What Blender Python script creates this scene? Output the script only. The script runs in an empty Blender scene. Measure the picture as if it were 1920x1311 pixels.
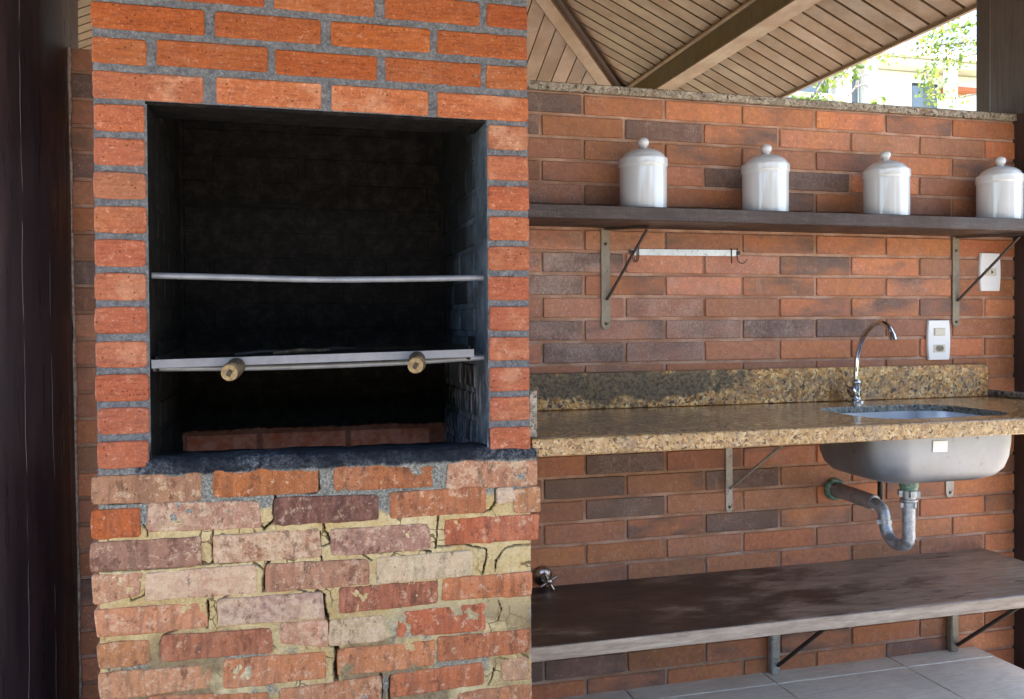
import bpy, bmesh, math, random
import numpy as np
from mathutils import Vector, Matrix

# ------------------------------------------------------------------ camera, sky, sun, exposure
SC = bpy.context.scene
COL = SC.collection
F = 1.0516            # camera height above the tiled floor
W = 2.298             # distance of the back wall plane
DG = 1.714            # distance of the barbecue's front face

f_px, yaw, pitch, roll, sh = 1605.07, 0.25832, -0.012853, 0.0066954, -23.45
fw = Vector((math.sin(yaw)*math.cos(pitch), math.cos(yaw)*math.cos(pitch), math.sin(pitch)))
rt = Vector((math.cos(yaw), -math.sin(yaw), 0))
dn = fw.cross(rt)
r2 = rt*math.cos(roll) + dn*math.sin(roll)
d2 = -rt*math.sin(roll) + dn*math.cos(roll)
cam_d = bpy.data.cameras.new('camera'); cam = bpy.data.objects.new('camera', cam_d); COL.objects.link(cam)
cam.matrix_world = Matrix(((r2.x, -d2.x, -fw.x, 0), (r2.y, -d2.y, -fw.y, 0), (r2.z, -d2.z, -fw.z, F), (0, 0, 0, 1)))
cam_d.sensor_width = 36; cam_d.lens = 36*f_px/1920; cam_d.shift_y = sh/1920
cam_d.clip_start = 0.02; cam_d.clip_end = 3000
SC.camera = cam

SUN_EL, SUN_AZ = math.radians(75), math.radians(140)     # azimuth from +Y towards +X
world = bpy.data.worlds.new('World'); SC.world = world; world.use_nodes = True
wn = world.node_tree; wn.nodes.clear()
sky = wn.nodes.new('ShaderNodeTexSky'); sky.sky_type = 'NISHITA'; sky.sun_disc = False
sky.sun_elevation = SUN_EL; sky.sun_rotation = SUN_AZ; sky.dust_density = 1.5
bgn = wn.nodes.new('ShaderNodeBackground'); bgn.inputs[1].default_value = 0.15
wo = wn.nodes.new('ShaderNodeOutputWorld')
wn.links.new(sky.outputs[0], bgn.inputs[0]); wn.links.new(bgn.outputs[0], wo.inputs[0])
sd = bpy.data.lights.new('sun', 'SUN'); sd.energy = 4.5; sd.angle = math.radians(0.5); sd.color = (1, .95, .86)
so = bpy.data.objects.new('sun', sd); COL.objects.link(so)
sdir = Vector((math.sin(SUN_AZ)*math.cos(SUN_EL), math.cos(SUN_AZ)*math.cos(SUN_EL), math.sin(SUN_EL)))
so.rotation_euler = (-sdir).to_track_quat('-Z', 'Y').to_euler(); so.location = sdir*30
vs = SC.view_settings; vs.view_transform = 'Standard'; vs.look = 'None'; vs.gamma = 1
vs.exposure = 2.4
vs.use_curve_mapping = False
cy_ = SC.cycles
cy_.use_denoising = True
cy_.max_bounces = 10; cy_.diffuse_bounces = 6; cy_.glossy_bounces = 4; cy_.transmission_bounces = 4
cy_.sample_clamp_indirect = 8; cy_.caustics_reflective = False; cy_.caustics_refractive = False

# ------------------------------------------------------------------ pixel to plane (measuring from the photograph)
def ray(x, y):
    return fw*f_px + r2*(x-960) + d2*(y-655.5-sh)
def onY(x, y, Y):
    v = ray(x, y)*(Y/ray(x, y).y); return (v.x, v.z+F)

# ------------------------------------------------------------------ noise
def _hash(ix, iz, seed):
    h = (ix.astype(np.int64)*374761393 + iz.astype(np.int64)*668265263 + seed*974634777) & 0x7fffffff
    h = ((h ^ (h >> 13))*1274126177) & 0x7fffffff
    return ((h ^ (h >> 16)) & 0xffff)/65535.0
def vnoise(x, z, seed=0):
    x = np.asarray(x, float); z = np.asarray(z, float)
    ix = np.floor(x); iz = np.floor(z); fx = x-ix; fz = z-iz
    fx = fx*fx*(3-2*fx); fz = fz*fz*(3-2*fz)
    a = _hash(ix, iz, seed); b = _hash(ix+1, iz, seed); c = _hash(ix, iz+1, seed); d = _hash(ix+1, iz+1, seed)
    return (a*(1-fx)+b*fx)*(1-fz) + (c*(1-fx)+d*fx)*fz - .5
def fbm(x, z, seed=0, o=3):
    t = 0; a = 1
    for i in range(o):
        t = t + a*vnoise(np.asarray(x)*2**i, np.asarray(z)*2**i, seed+i*17); a *= .5
    return t

# ------------------------------------------------------------------ material kit
def sl(r, g, b, k=1.0):
    def c(v):
        v /= 255.0
        return (v/12.92 if v <= .04045 else ((v+.055)/1.055)**2.4)*k
    return (c(r), c(g), c(b), 1)

class G:
    def __init__(s, name, rough=.6, metal=0.0, spec=.5):
        s.m = bpy.data.materials.new(name); s.m.use_nodes = True
        s.nt = s.m.node_tree; s.b = s.nt.nodes['Principled BSDF']
        s.set('Roughness', rough); s.set('Metallic', metal); s.set('Specular IOR Level', spec)
    def put(s, sock, v):
        if hasattr(v, 'is_linked') or isinstance(v, bpy.types.NodeSocket): s.nt.links.new(v, sock)
        else: sock.default_value = v
    def set(s, k, v): s.put(s.b.inputs[k], v)
    def n(s, t, ins=None, **props):
        nd = s.nt.nodes.new(t)
        for k, v in props.items(): setattr(nd, k, v)
        for k, v in (ins or {}).items(): s.put(nd.inputs[k], v)
        return nd
    def obj(s, scale=(1, 1, 1), rand=False, dist=None):
        v = s.n('ShaderNodeTexCoord').outputs['Object']
        if rand:
            r = s.n('ShaderNodeObjectInfo').outputs['Random']
            r = s.n('ShaderNodeVectorMath', {0: (37.1, 91.7, 53.3), 'Scale': r}, operation='SCALE').outputs[0]
            v = s.n('ShaderNodeVectorMath', {0: v, 1: r}, operation='ADD').outputs[0]
        if scale != (1, 1, 1):
            v = s.n('ShaderNodeVectorMath', {0: v, 1: scale}, operation='MULTIPLY').outputs[0]
        return v
    def pos(s, scale=(1, 1, 1)):
        v = s.n('ShaderNodeNewGeometry').outputs['Position']
        if scale != (1, 1, 1):
            v = s.n('ShaderNodeVectorMath', {0: v, 1: scale}, operation='MULTIPLY').outputs[0]
        return v
    def xyz(s, v): return s.n('ShaderNodeSeparateXYZ', {0: v}).outputs
    def noise(s, v, scale, detail=3, rough=.55, dist=0.0):
        return s.n('ShaderNodeTexNoise', {'Vector': v, 'Scale': scale, 'Detail': detail, 'Roughness': rough, 'Distortion': dist}).outputs['Fac']
    def voro(s, v, scale, out='Distance', feature='F1', rnd=1.0):
        return s.n('ShaderNodeTexVoronoi', {'Vector': v, 'Scale': scale, 'Randomness': rnd}, feature=feature).outputs[out]
    def ramp(s, f, stops, interp='LINEAR'):
        nd = s.n('ShaderNodeValToRGB', {0: f}); cr = nd.color_ramp; cr.interpolation = interp
        while len(cr.elements) < len(stops): cr.elements.new(.5)
        for e, (p, c) in zip(cr.elements, stops):
            e.position = p; e.color = c if isinstance(c, (tuple, list)) else (c, c, c, 1)
        return nd.outputs[0]
    def step(s, f, a, b, lo=0.0, hi=1.0):
        return s.n('ShaderNodeMapRange', {0: f, 1: a, 2: b, 3: lo, 4: hi}, interpolation_type='SMOOTHSTEP').outputs[0]
    def mix(s, f, a, b, blend='MIX'):
        nd = s.n('ShaderNodeMix', data_type='RGBA', blend_type=blend)
        s.put(nd.inputs[0], f); s.put(nd.inputs[6], a); s.put(nd.inputs[7], b)
        return nd.outputs[2]
    def math(s, op, a, b=0.0, c=None):
        nd = s.n('ShaderNodeMath', operation=op); s.put(nd.inputs[0], a); s.put(nd.inputs[1], b)
        if c is not None: s.put(nd.inputs[2], c)
        nd.use_clamp = False
        return nd.outputs[0]
    def clamp(s, v): return s.n('ShaderNodeClamp', {0: v}).outputs[0]
    def color(s): return s.n('ShaderNodeObjectInfo').outputs['Color']
    def prop(s, name): return s.n('ShaderNodeAttribute', attribute_type='OBJECT', attribute_name=name).outputs['Fac']
    def bump(s, h, strength=.5, dist=.002, normal=None):
        nd = s.n('ShaderNodeBump', {'Height': h, 'Strength': strength, 'Distance': dist})
        if normal is not None: s.put(nd.inputs['Normal'], normal)
        s.set('Normal', nd.outputs[0]); return nd.outputs[0]
    def hsv(s, c, h=.5, sat=1.0, v=1.0):
        return s.n('ShaderNodeHueSaturation', {'Hue': h, 'Saturation': sat, 'Value': v, 'Color': c}).outputs[0]

MAT = {}
# -- facing brick slips of the back wall
g = G('wall_brick', .62, spec=.35); v = g.obj(rand=True)
n1 = g.noise(v, 9, 4, .6); n2 = g.noise(v, 70, 4, .7); n3 = g.noise(v, 190, 3, .65)
c = g.color()
c = g.mix(g.step(n2, .3, .75, 0, .6), c, g.hsv(c, .5, .9, .5)); c = g.mix(g.step(n3, .6, .75, 0, .4), c, g.hsv(c, .5, .7, 1.6))
c = g.mix(g.step(n1, .45, .75, 0, .35), c, g.hsv(c, .515, 1.05, 1.25))
vx = g.obj((3.2, 3, 9), rand=True)
burn = g.math('ADD', g.noise(vx, 1.6, 4, .55), g.math('MULTIPLY', g.prop('burn'), .62))
c = g.mix(g.step(burn, .62, .92, 0, .93), c, g.mix(g.step(n2, .3, .7), sl(88, 68, 60), sl(112, 92, 86)))
fr = g.math('ADD', g.math('MULTIPLY', n3, .55), g.math('ADD', g.math('MULTIPLY', g.noise(v, 14, 4), .45), g.math('MULTIPLY', g.prop('frost'), .3)))
c = g.mix(g.step(fr, .58, .86, 0, .55), c, sl(178, 156, 146))
c = g.mix(g.step(g.voro(v, 95), .0, .10, .75, 0), c, sl(45, 32, 28))
c = g.mix(g.step(g.noise(v, 80, 6, .8), .54, .62, 0, .4), c, g.hsv(c, .495, .9, .55)); c = g.mix(g.step(g.noise(v, 95, 6, .8), .58, .64, 0, .35), c, g.hsv(c, .5, .7, 1.6)); wp = g.pos(); c = g.mix(g.step(g.noise(wp, 3.4, 5, .7), .5, .72, 0, .55), c, g.hsv(c, .495, .95, .6)); c = g.mix(g.step(g.noise(g.pos((5, 1, 1)), 5, 5, .7), .6, .72, 0, .3), c, sl(186, 150, 128))
g.set('Base Color', c); g.set('Roughness', g.step(n1, .2, .8, .5, .72))
g.bump(g.math('ADD', g.math('MULTIPLY', n2, .6), g.math('MULTIPLY', n3, .6)), .6, .0015)
MAT['wall_brick'] = g.m
# -- grout
g = G('grout', .85, spec=.2); v = g.pos()
n = g.noise(v, 12, 4); n2 = g.noise(v, 260, 3, .7)
c = g.mix(g.step(n, .35, .7), sl(156, 118, 96), sl(188, 156, 138))
c = g.mix(g.step(n2, .4, .8, 0, .5), c, sl(112, 84, 70)); c = g.mix(g.step(g.noise(v, 3.1, 3), .5, .7, 0, .5), c, sl(132, 94, 76))
g.set('Base Color', c); g.bump(n2, .6, .002); MAT['grout'] = g.m
# -- upper barbecue bricks: wire-cut orange clay
g = G('clay_brick', .68, spec=.3); v = g.obj(rand=True)
n1 = g.noise(v, 7, 4, .6); n2 = g.noise(g.obj((1, 1, 6), rand=True), 20, 5, .7); n3 = g.noise(v, 190, 3, .75)
pit = g.step(g.voro(v, 95, rnd=1), .05, .2, 1, 0); pit = g.math('MULTIPLY', pit, g.step(g.noise(v, 40, 2), .46, .56))
c = g.color()
c = g.mix(g.step(n2, .38, .7, 0, .6), c, g.hsv(c, .495, 1.0, .58))
c = g.mix(g.step(n1, .5, .8, 0, .5), c, g.hsv(c, .515, .95, 1.35))
c = g.mix(g.step(n3, .52, .72, 0, .6), c, g.hsv(c, .5, .8, 1.6)); c = g.mix(g.step(g.noise(v, 55, 4, .7), .5, .7, 0, .5), c, g.hsv(c, .5, 1, .6))
c = g.mix(g.math('MULTIPLY', g.step(g.noise(v, 11, 5, .7), .5, .68), g.prop('lime')), c, sl(206, 160, 128))
c = g.mix(g.step(g.noise(g.obj((1, 1, 3), rand=True), 60, 7, .8), .54, .6, 0, .55), c, g.hsv(c, .49, 1.0, .5)); c = g.mix(g.step(g.noise(v, 75, 6, .8), .58, .63, 0, .5), c, g.hsv(c, .51, .75, 1.7)); c = g.mix(g.math('MULTIPLY', pit, .45), c, sl(84, 38, 18)); c = g.mix(g.prop('soot'), c, sl(20, 17, 17, .8))
g.set('Base Color', c)
h = g.math('ADD', g.math('MULTIPLY', n3, .35), g.math('SUBTRACT', g.math('MULTIPLY', n2, .9), g.math('MULTIPLY', pit, 1.2)))
g.bump(h, 1.0, .0024); MAT['clay_brick'] = g.m
# -- lower weathered bricks
g = G('old_brick', .8, spec=.22); v = g.obj(rand=True)
n1 = g.noise(v, 8, 5, .65); st = g.noise(g.obj((6, 6, 1), rand=True), 14, 4, .6); n3 = g.noise(v, 210, 3, .75)
c = g.color()
c = g.mix(g.step(st, .4, .66, 0, .7), c, g.hsv(c, .5, .95, .55))
c = g.mix(g.step(n1, .45, .75, 0, .45), c, g.hsv(c, .505, .85, 1.3))
lm = g.math('ADD', g.math('ADD', g.math('MULTIPLY', g.noise(v, 17, 6, .75), .8), g.math('MULTIPLY', st, .3)), g.math('MULTIPLY', g.prop('lime'), .38))
c = g.mix(g.step(lm, .78, .94, 0, .75), c, g.mix(n1, sl(206, 178, 140), sl(186, 150, 124)))
dk = g.math('ADD', g.math('MULTIPLY', g.noise(g.obj((3, 3, 1.5), rand=True), 9, 5, .7), .9), g.math('MULTIPLY', g.prop('dirt'), .4))
c = g.mix(g.step(dk, .68, .95, 0, .8), c, sl(86, 56, 52, .8))
pit = g.math('MULTIPLY', g.step(g.voro(v, 80), .03, .14, 1, 0), g.step(g.noise(v, 30, 2), .45, .6))
c = g.mix(g.math('MULTIPLY', pit, .7), c, sl(84, 44, 30))
g.set('Base Color', c)
h = g.math('ADD', g.math('MULTIPLY', n3, .5), g.math('SUBTRACT', g.math('MULTIPLY', n1, .8), pit))
fl_ = g.noise(v, 48, 7, .82); c = g.mix(g.math('MULTIPLY', g.step(g.math('ADD', fl_, g.math('MULTIPLY', g.prop('lime'), .13)), .585, .625), .5), c, g.mix(n1, sl(222, 196, 160), sl(196, 166, 142)))
c = g.mix(g.step(g.math('ADD', g.noise(g.obj((1.6, 1.6, 1), rand=True), 30, 7, .82), g.math('MULTIPLY', g.prop('dirt'), .10)), .57, .62, 0, .6), c, sl(88, 54, 42))
c2_ = g.mix(g.step(n3, .5, .72, 0, .55), c, g.hsv(c, .5, .8, 1.45)); c2_ = g.mix(g.step(g.noise(v, 60, 4, .75), .52, .7, 0, .5), c2_, g.hsv(c2_, .5, 1.0, .55)); g.set('Base Color', c2_)
g.bump(h, 1.0, .003); MAT['old_brick'] = g.m
# -- barbecue mortar: grey cement above, ochre clay below, soot round the fire mouth
g = G('mortar', .92, spec=.15); v = g.pos(); X, Y, Z = g.xyz(v)
fine = g.noise(v, 200, 3, .8); med = g.noise(v, 90, 4, .7); low = g.noise(v, 7, 4, .6)
gray = g.mix(g.step(med, .3, .75), sl(90, 92, 97), sl(122, 122, 124)); gray = g.mix(g.step(fine, .5, .72, 0, .6), gray, sl(158, 160, 164)); gray = g.mix(g.step(fine, .30, .44, .6, 0), gray, sl(58, 60, 66))
och = g.mix(g.step(low, .35, .7), sl(196, 166, 112), sl(220, 200, 156)); och = g.mix(g.step(med, .45, .8, 0, .6), och, sl(150, 124, 88)); och = g.mix(g.step(fine, .5, .7, 0, .5), och, sl(228, 214, 178)); och = g.mix(g.step(fine, .3, .45, .5, 0), och, sl(132, 108, 72))
br = g.mix(g.step(med, .3, .7), sl(128, 108, 80), sl(160, 138, 104))
gray = g.mix(g.step(Z, .80, .765, 0, .75), gray, g.mix(g.step(fine, .38, .66), sl(104, 102, 94), sl(176, 174, 160)))
hd_ = g.n('ShaderNodeTexVoronoi', {'Vector': g.n('ShaderNodeVectorMath', {0: v, 1: g.n('ShaderNodeVectorMath', {0: g.n('ShaderNodeTexNoise', {'Vector': v, 'Scale': 60.0, 'Detail': 3}).outputs['Color'], 'Scale': .014}, operation='SCALE').outputs[0]}, operation='ADD').outputs[0], 'Scale': 26.0}, feature='DISTANCE_TO_EDGE').outputs['Distance']
och = g.mix(g.math('MULTIPLY', g.step(hd_, .018, .04, .85, 0), g.step(g.noise(v, 11, 3), .50, .57)), och, sl(96, 76, 50))
low2 = g.noise(v, 5, 4, .65)
och = g.mix(g.math('MULTIPLY', g.step(low2, .46, .56), g.step(Z, .55, .40)), och, br)
gm = g.math('ADD', g.step(Z, .655, .735, 0, .8), g.math('MULTIPLY', g.math('SUBTRACT', g.noise(v, 9, 3), .5), 1.1))
gl = g.math('MULTIPLY', g.step(Z, .50, .42), g.step(g.noise(v, 8, 3), .54, .62, 0, .8))
c = g.mix(g.clamp(g.math('MAXIMUM', g.step(gm, .3, .5), gl)), och, gray)
sm = g.math('MULTIPLY', g.math('MULTIPLY', g.step(Z, .758, .79), g.step(Z, .86, .815)), g.step(g.math('ADD', X, g.math('MULTIPLY', low, .12)), -.235, -.18))
s2 = g.math('MULTIPLY', g.step(g.math('ADD', g.noise(v, 30, 4, .7), sm), .9, 1.3), 1)
c = g.mix(g.clamp(s2), c, g.mix(g.step(med, .3, .7), sl(24, 26, 30), g.mix(g.step(low, .4, .6), sl(40, 46, 56), g.mix(g.step(fine, .4, .7), sl(66, 72, 82), sl(128, 132, 138)))))
g.set('Base Color', c)
g.bump(g.math('ADD', fine, g.math('MULTIPLY', med, .9)), 1.0, .0035); MAT['mortar'] = g.m
# -- soot; the right jamb's pale blue tone paints in sky light
g = G('soot', .85, spec=.25); v = g.pos(); X, Y, Z = g.xyz(v)
n = g.noise(v, 16, 5, .7); n2 = g.noise(v, 240, 3, .8)
c = g.mix(g.step(n, .35, .75), sl(48, 56, 64), sl(86, 99, 112)); c = g.mix(g.step(n2, .56, .8, 0, .8), c, sl(128, 140, 156))
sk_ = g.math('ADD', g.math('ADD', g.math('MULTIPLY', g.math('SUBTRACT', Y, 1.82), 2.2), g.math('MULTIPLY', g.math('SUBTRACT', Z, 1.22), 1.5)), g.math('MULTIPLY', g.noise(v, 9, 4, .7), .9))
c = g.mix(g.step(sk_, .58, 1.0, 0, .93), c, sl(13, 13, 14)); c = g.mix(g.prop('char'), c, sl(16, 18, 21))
ash = g.math('MULTIPLY', g.step(g.noise(g.pos((4, 4, 1)), 12, 4, .7), .48, .62), g.step(Z, 1.02, .86)); ash = g.math('MULTIPLY', ash, g.step(X, .3, .39))
c = g.mix(ash, c, sl(142, 136, 146))
g.set('Base Color', c); g.bump(g.math('ADD', n2, n), .6, .002); MAT['soot'] = g.m
g = G('soot_back', .9, spec=.12); v = g.pos(); n = g.noise(v, 30, 5, .75); n2 = g.noise(v, 300, 3, .8); X, Y, Z = g.xyz(v)
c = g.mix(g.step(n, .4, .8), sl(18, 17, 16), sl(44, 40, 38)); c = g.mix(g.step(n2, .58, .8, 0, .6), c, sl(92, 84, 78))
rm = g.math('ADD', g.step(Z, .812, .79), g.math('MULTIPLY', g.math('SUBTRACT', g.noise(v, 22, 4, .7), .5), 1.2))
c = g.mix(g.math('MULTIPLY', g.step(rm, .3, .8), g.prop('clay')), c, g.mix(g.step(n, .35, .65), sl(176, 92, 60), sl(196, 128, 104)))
g.set('Base Color', c); g.bump(g.math('ADD', n, n2), .6, .002); MAT['soot_back'] = g.m
# -- granite
def granite(name, pal, rough, stain=False, scale=1.0):
    g = G(name, rough, spec=.5); v = g.pos(); X, Y, Z = g.xyz(v)
    d = g.n('ShaderNodeTexNoise', {'Vector': v, 'Scale': 40*scale, 'Detail': 3}).outputs['Color']
    dv = g.n('ShaderNodeVectorMath', {0: g.n('ShaderNodeVectorMath', {0: d, 1: (.5, .5, .5)}, operation='SUBTRACT').outputs[0], 'Scale': .012}, operation='SCALE').outputs[0]
    v2 = g.n('ShaderNodeVectorMath', {0: v, 1: dv}, operation='ADD').outputs[0]
    a = g.xyz(g.voro(v2, 150*scale, 'Color'))[0]; b = g.noise(v2, 34*scale, 5, .7); e = g.noise(v2, 130*scale, 4, .7)
    c = g.ramp(a, pal)
    c = g.mix(g.step(b, .38, .66, 0, .75), c, pal[1][1]); c = g.mix(g.step(b, .52, .72, 0, .8), c, pal[-1][1])
    c = g.mix(g.step(e, .56, .66, 0, .9), c, pal[0][1])
    c = g.mix(g.step(g.noise(v2, 62*scale, 3, .6), .585, .64, 0, .9), c, sl(34, 22, 15)); c = g.mix(g.step(g.noise(v2, 24*scale, 4, .65), .56, .66, 0, .55), c, sl(104, 66, 34)); c = g.mix(g.step(g.noise(v, 16, 4, .6), .54, .7, 0, .4), c, g.mix(e, sl(96, 80, 66), sl(150, 138, 126)))
    if stain:
        q = g.math('ADD', g.noise(g.pos((1, 1, 1.3)), 9, 6, .75), g.step(X, 1.75, .9, -.2, .13))
        q = g.math('ADD', q, g.step(Z, .835, .865, -.16, .05)); q = g.math('ADD', q, g.step(Z, .905, .93, 0, -.13))
        c = g.mix(g.step(q, .47, .61, 0, .9), c, g.mix(g.step(e, .35, .65), sl(38, 28, 20), sl(116, 96, 70)))
    g.set('Base Color', c); g.set('Roughness', g.step(b, .3, .7, rough*.8, rough*1.5))
    MAT[name] = g.m; return g
pal_y = [(0.0, sl(70, 44, 26)), (.25, sl(162, 112, 56)), (.5, sl(200, 152, 86)), (.75, sl(222, 190, 136)), (1.0, sl(126, 112, 98))]
granite('granite', pal_y, .16, scale=.85); gs = granite('granite_stained', [(p_, (c_[0]*1.25, c_[1]*1.2, c_[2]*1.15, 1)) for p_, c_ in pal_y], .35, True, scale=.85)
gr = granite('granite_edge', [(0.0, sl(80, 54, 34)), (.25, sl(154, 118, 74)), (.55, sl(180, 148, 100)), (.8, sl(196, 172, 134)), (1, sl(142, 122, 100))], .3, scale=1.25)
gc = granite('granite_grey', [(0.0, sl(74, 66, 58)), (.3, sl(140, 128, 112)), (.6, sl(166, 154, 136)), (.85, sl(182, 172, 158)), (1, sl(104, 96, 92))], .6, scale=1.1)
gb = granite('granite_rim', [(0.0, sl(50, 50, 46)), (.3, sl(116, 114, 106)), (.6, sl(146, 144, 134)), (.85, sl(166, 164, 152)), (1, sl(92, 92, 90))], .45, scale=1.1)
# -- woods
def wood(name, c0, c1, c2, rough, axis=(2, 30, 30), bumpd=.0012, spec=.4, rand=False, weave=False, rv=.15):
    g = G(name, rough, spec=spec); v = g.obj(axis, rand=rand); u = g.obj(rand=rand)
    n = g.noise(v, 3, 5, .65, .6); n2 = g.noise(v, 11, 4, .7); n3 = g.noise(u, 3.5, 4, .6)
    c = g.mix(g.step(n, .3, .7), c0, c1); c = g.mix(g.step(n2, .5, .75, 0, .6), c, c2); c = g.mix(g.step(n3, .4, .75, 0, .45), c, c0)
    hgt = g.math('ADD', n2, g.math('MULTIPLY', n, .6))
    if weave:
        w1 = g.noise(g.obj((1, 1, 22)), 40, 2); w2 = g.noise(g.obj((22, 1, 1)), 40, 2)
        ww = g.math('MULTIPLY', w1, w2); c = g.mix(g.step(ww, .27, .40, 0, .55), c, c2); hgt = g.math('ADD', hgt, ww)
    if rand:
        c = g.hsv(c, .5, 1, g.math('ADD', .82, g.math('MULTIPLY', g.n('ShaderNodeObjectInfo').outputs['Random'], .36)))
    g.set('Base Color', c); g.set('Roughness', g.step(n3, .3, .7, rough-rv, rough+rv)); g.bump(hgt, .5, bumpd); MAT[name] = g.m; return g
wood('shelf_wood', sl(48, 37, 34), sl(66, 52, 48), sl(104, 88, 84), .5, weave=True)
wood('plank_wood', sl(88, 67, 48), sl(103, 80, 58), sl(72, 54, 39), .55, axis=(3, 3, 3), rand=True)
wood('beam_wood', sl(92, 70, 50), sl(110, 86, 62), sl(76, 57, 41), .55, axis=(8, 2, 8))
wood('beam_shaded', sl(58, 44, 20), sl(72, 56, 28), sl(46, 34, 16), .6, axis=(8, 8, 2))  # darker copy of the beam wood, painting the purlin's shaded side
wood('post_wood', sl(56, 44, 42), sl(74, 58, 54), sl(44, 34, 34), .42, axis=(26, 26, 1.5))
wood('bench_edge', sl(146, 128, 112), sl(182, 164, 146), sl(104, 86, 70), .75, axis=(3, 30, 30), bumpd=.002)
g = G('bench_top', .4, spec=.45); v = g.obj((2, 22, 22)); u = g.obj()
n = g.noise(v, 3, 5, .65, .5); n3 = g.noise(g.obj((1, 2.2, 1)), 3.6, 5, .65); X = g.xyz(g.pos())[0]
c = g.mix(g.step(n, .3, .7), sl(98, 84, 70), sl(138, 123, 106)); c = g.mix(g.step(g.noise(v, 9, 4), .48, .7, 0, .6), c, sl(162, 149, 134))
dq = g.math('ADD', n3, g.step(X, 1.95, .9, -.14, .17)); c = g.mix(g.step(dq, .46, .64, 0, .88), c, sl(42, 31, 24))  # dark stain thins to the right, painting in glare from that side
c = g.mix(g.step(g.math('ADD', g.noise(g.obj((1.2, 5, 1)), 7, 3, .6), g.step(X, 1.2, 1.5, 0, .02)), .64, .68, 0, .7), c, sl(40, 26, 20))
g.set('Base Color', c); g.set('Roughness', g.step(n3, .3, .7, .28, .45)); g.bump(n, .35, .001); MAT['bench_top'] = g.m
g = G('log_wood', .3, spec=.5); v = g.obj((7, 7, .6)); n = g.noise(v, 4, 5, .6); u = g.obj((5, 5, .22))
c = g.mix(g.step(n, .3, .7), sl(46, 34, 37), sl(62, 45, 46)); c = g.mix(g.step(g.noise(g.obj((9, 9, .5)), 5, 5, .7), .42, .66, 0, .7), c, sl(38, 30, 35))
tc = g.xyz(g.obj()); ang = g.math('ARCTAN2', tc[0], tc[1]); wob = g.math('MULTIPLY', g.noise(g.obj((1, 1, 1.3)), 2.2, 3), .35)
cr = g.math('ABSOLUTE', g.math('SUBTRACT', g.math('FRACT', g.math('ADD', g.math('MULTIPLY', ang, 3.1), wob)), .5))
crk = g.math('MULTIPLY', g.step(cr, .006, .014, 1, 0), g.step(g.noise(g.obj((4, 4, .9)), 3.2, 3, .5), .44, .50))
c = g.mix(g.math('MULTIPLY', crk, .75), c, sl(150, 132, 130))
g.set('Base Color', c); g.set('Roughness', g.step(g.noise(g.obj((9, 9, .5)), 6, 4), .3, .7, .26, .46)); g.bump(g.math('SUBTRACT', g.math('MULTIPLY', n, .5), crk), .7, .003); MAT['log_wood'] = g.m
# -- floor tile, wood look stoneware
g = G('floor_tile', .42, spec=.45); v = g.obj((3, 34, 34), rand=True); n = g.noise(v, 5, 5, .65, .8); n2 = g.noise(v, 14, 4, .7)
c = g.mix(g.step(n, .3, .7), sl(206, 192, 172), sl(232, 220, 202)); c = g.mix(g.step(n2, .5, .75, 0, .6), c, sl(146, 132, 116)); c = g.mix(g.step(g.noise(g.obj(rand=True), 5, 4), .4, .7, 0, .3), c, sl(178, 168, 156))
g.set('Base Color', c); g.bump(g.math('ADD', n, n2), .9, .003); MAT['floor_tile'] = g.m
g = G('floor_grout', .9); v = g.pos(); g.set('Base Color', g.mix(g.noise(v, 60, 4), sl(60, 54, 50), sl(92, 84, 78))); MAT['floor_grout'] = g.m
# -- metals
g = G('chrome', .09, 1.0); v = g.obj(); n = g.noise(v, 40, 4); g.set('Base Color', sl(206, 208, 212)); g.set('Roughness', g.step(n, .3, .8, .05, .2)); MAT['chrome'] = g.m
g = G('dull_chrome', .25, 1.0); v = g.obj(); n = g.noise(v, 60, 4); g.set('Base Color', g.mix(g.step(n, .4, .7), sl(172, 160, 152), sl(120, 98, 86))); g.set('Roughness', .28); MAT['dull_chrome'] = g.m
g = G('stainless', .34, 1.0); v = g.obj(); n = g.noise(v, 7, 4, .6); n2 = g.noise(v, 34, 5, .75)
c = g.mix(g.step(n, .3, .7), sl(124, 127, 133), sl(148, 152, 159)); c = g.mix(g.step(n2, .64, .69, 0, .7), c, sl(66, 58, 54))
g.set('Base Color', c); g.set('Roughness', g.step(n, .3, .7, .42, .58)); g.set('Metallic', g.step(n2, .64, .69, .8, .2)); MAT['stainless'] = g.m
g = G('steel_inside', .22, 1.0); v = g.obj(); n = g.noise(v, 14, 4); g.set('Base Color', sl(214, 216, 222)); g.set('Roughness', g.step(n, .3, .7, .26, .4)); MAT['steel_inside'] = g.m
g = G('galvanised', .45, .6); v = g.obj(); n = g.noise(v, 55, 5, .7); n2 = g.voro(v, 260)
c = g.mix(g.step(n, .35, .65), sl(134, 138, 144), sl(180, 184, 190)); c = g.mix(g.step(n2, 0, .5, .3, 0), c, sl(104, 108, 114)); g.set('Base Color', c); g.set('Roughness', g.step(n, .3, .7, .3, .6)); g.bump(g.math('ADD', n, n2), .3, .001); MAT['galvanised'] = g.m
g = G('old_pipe', .55, 0.0); v = g.obj(); n = g.noise(v, 40, 5, .7); g.set('Base Color', g.mix(g.step(n, .3, .7), sl(112, 108, 110), sl(150, 145, 147))); g.bump(n, .4, .001); MAT['old_pipe'] = g.m
g = G('green_pvc', .45); v = g.obj(); n = g.noise(v, 60, 5, .7); g.set('Base Color', g.mix(g.step(n, .5, .68), sl(84, 122, 112), sl(176, 180, 166))); MAT['green_pvc'] = g.m
g = G('yellow_seal', .5); v = g.obj(); g.set('Base Color', g.mix(g.noise(v, 40, 3), sl(196, 164, 66), sl(214, 186, 96))); MAT['yellow_seal'] = g.m
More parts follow.
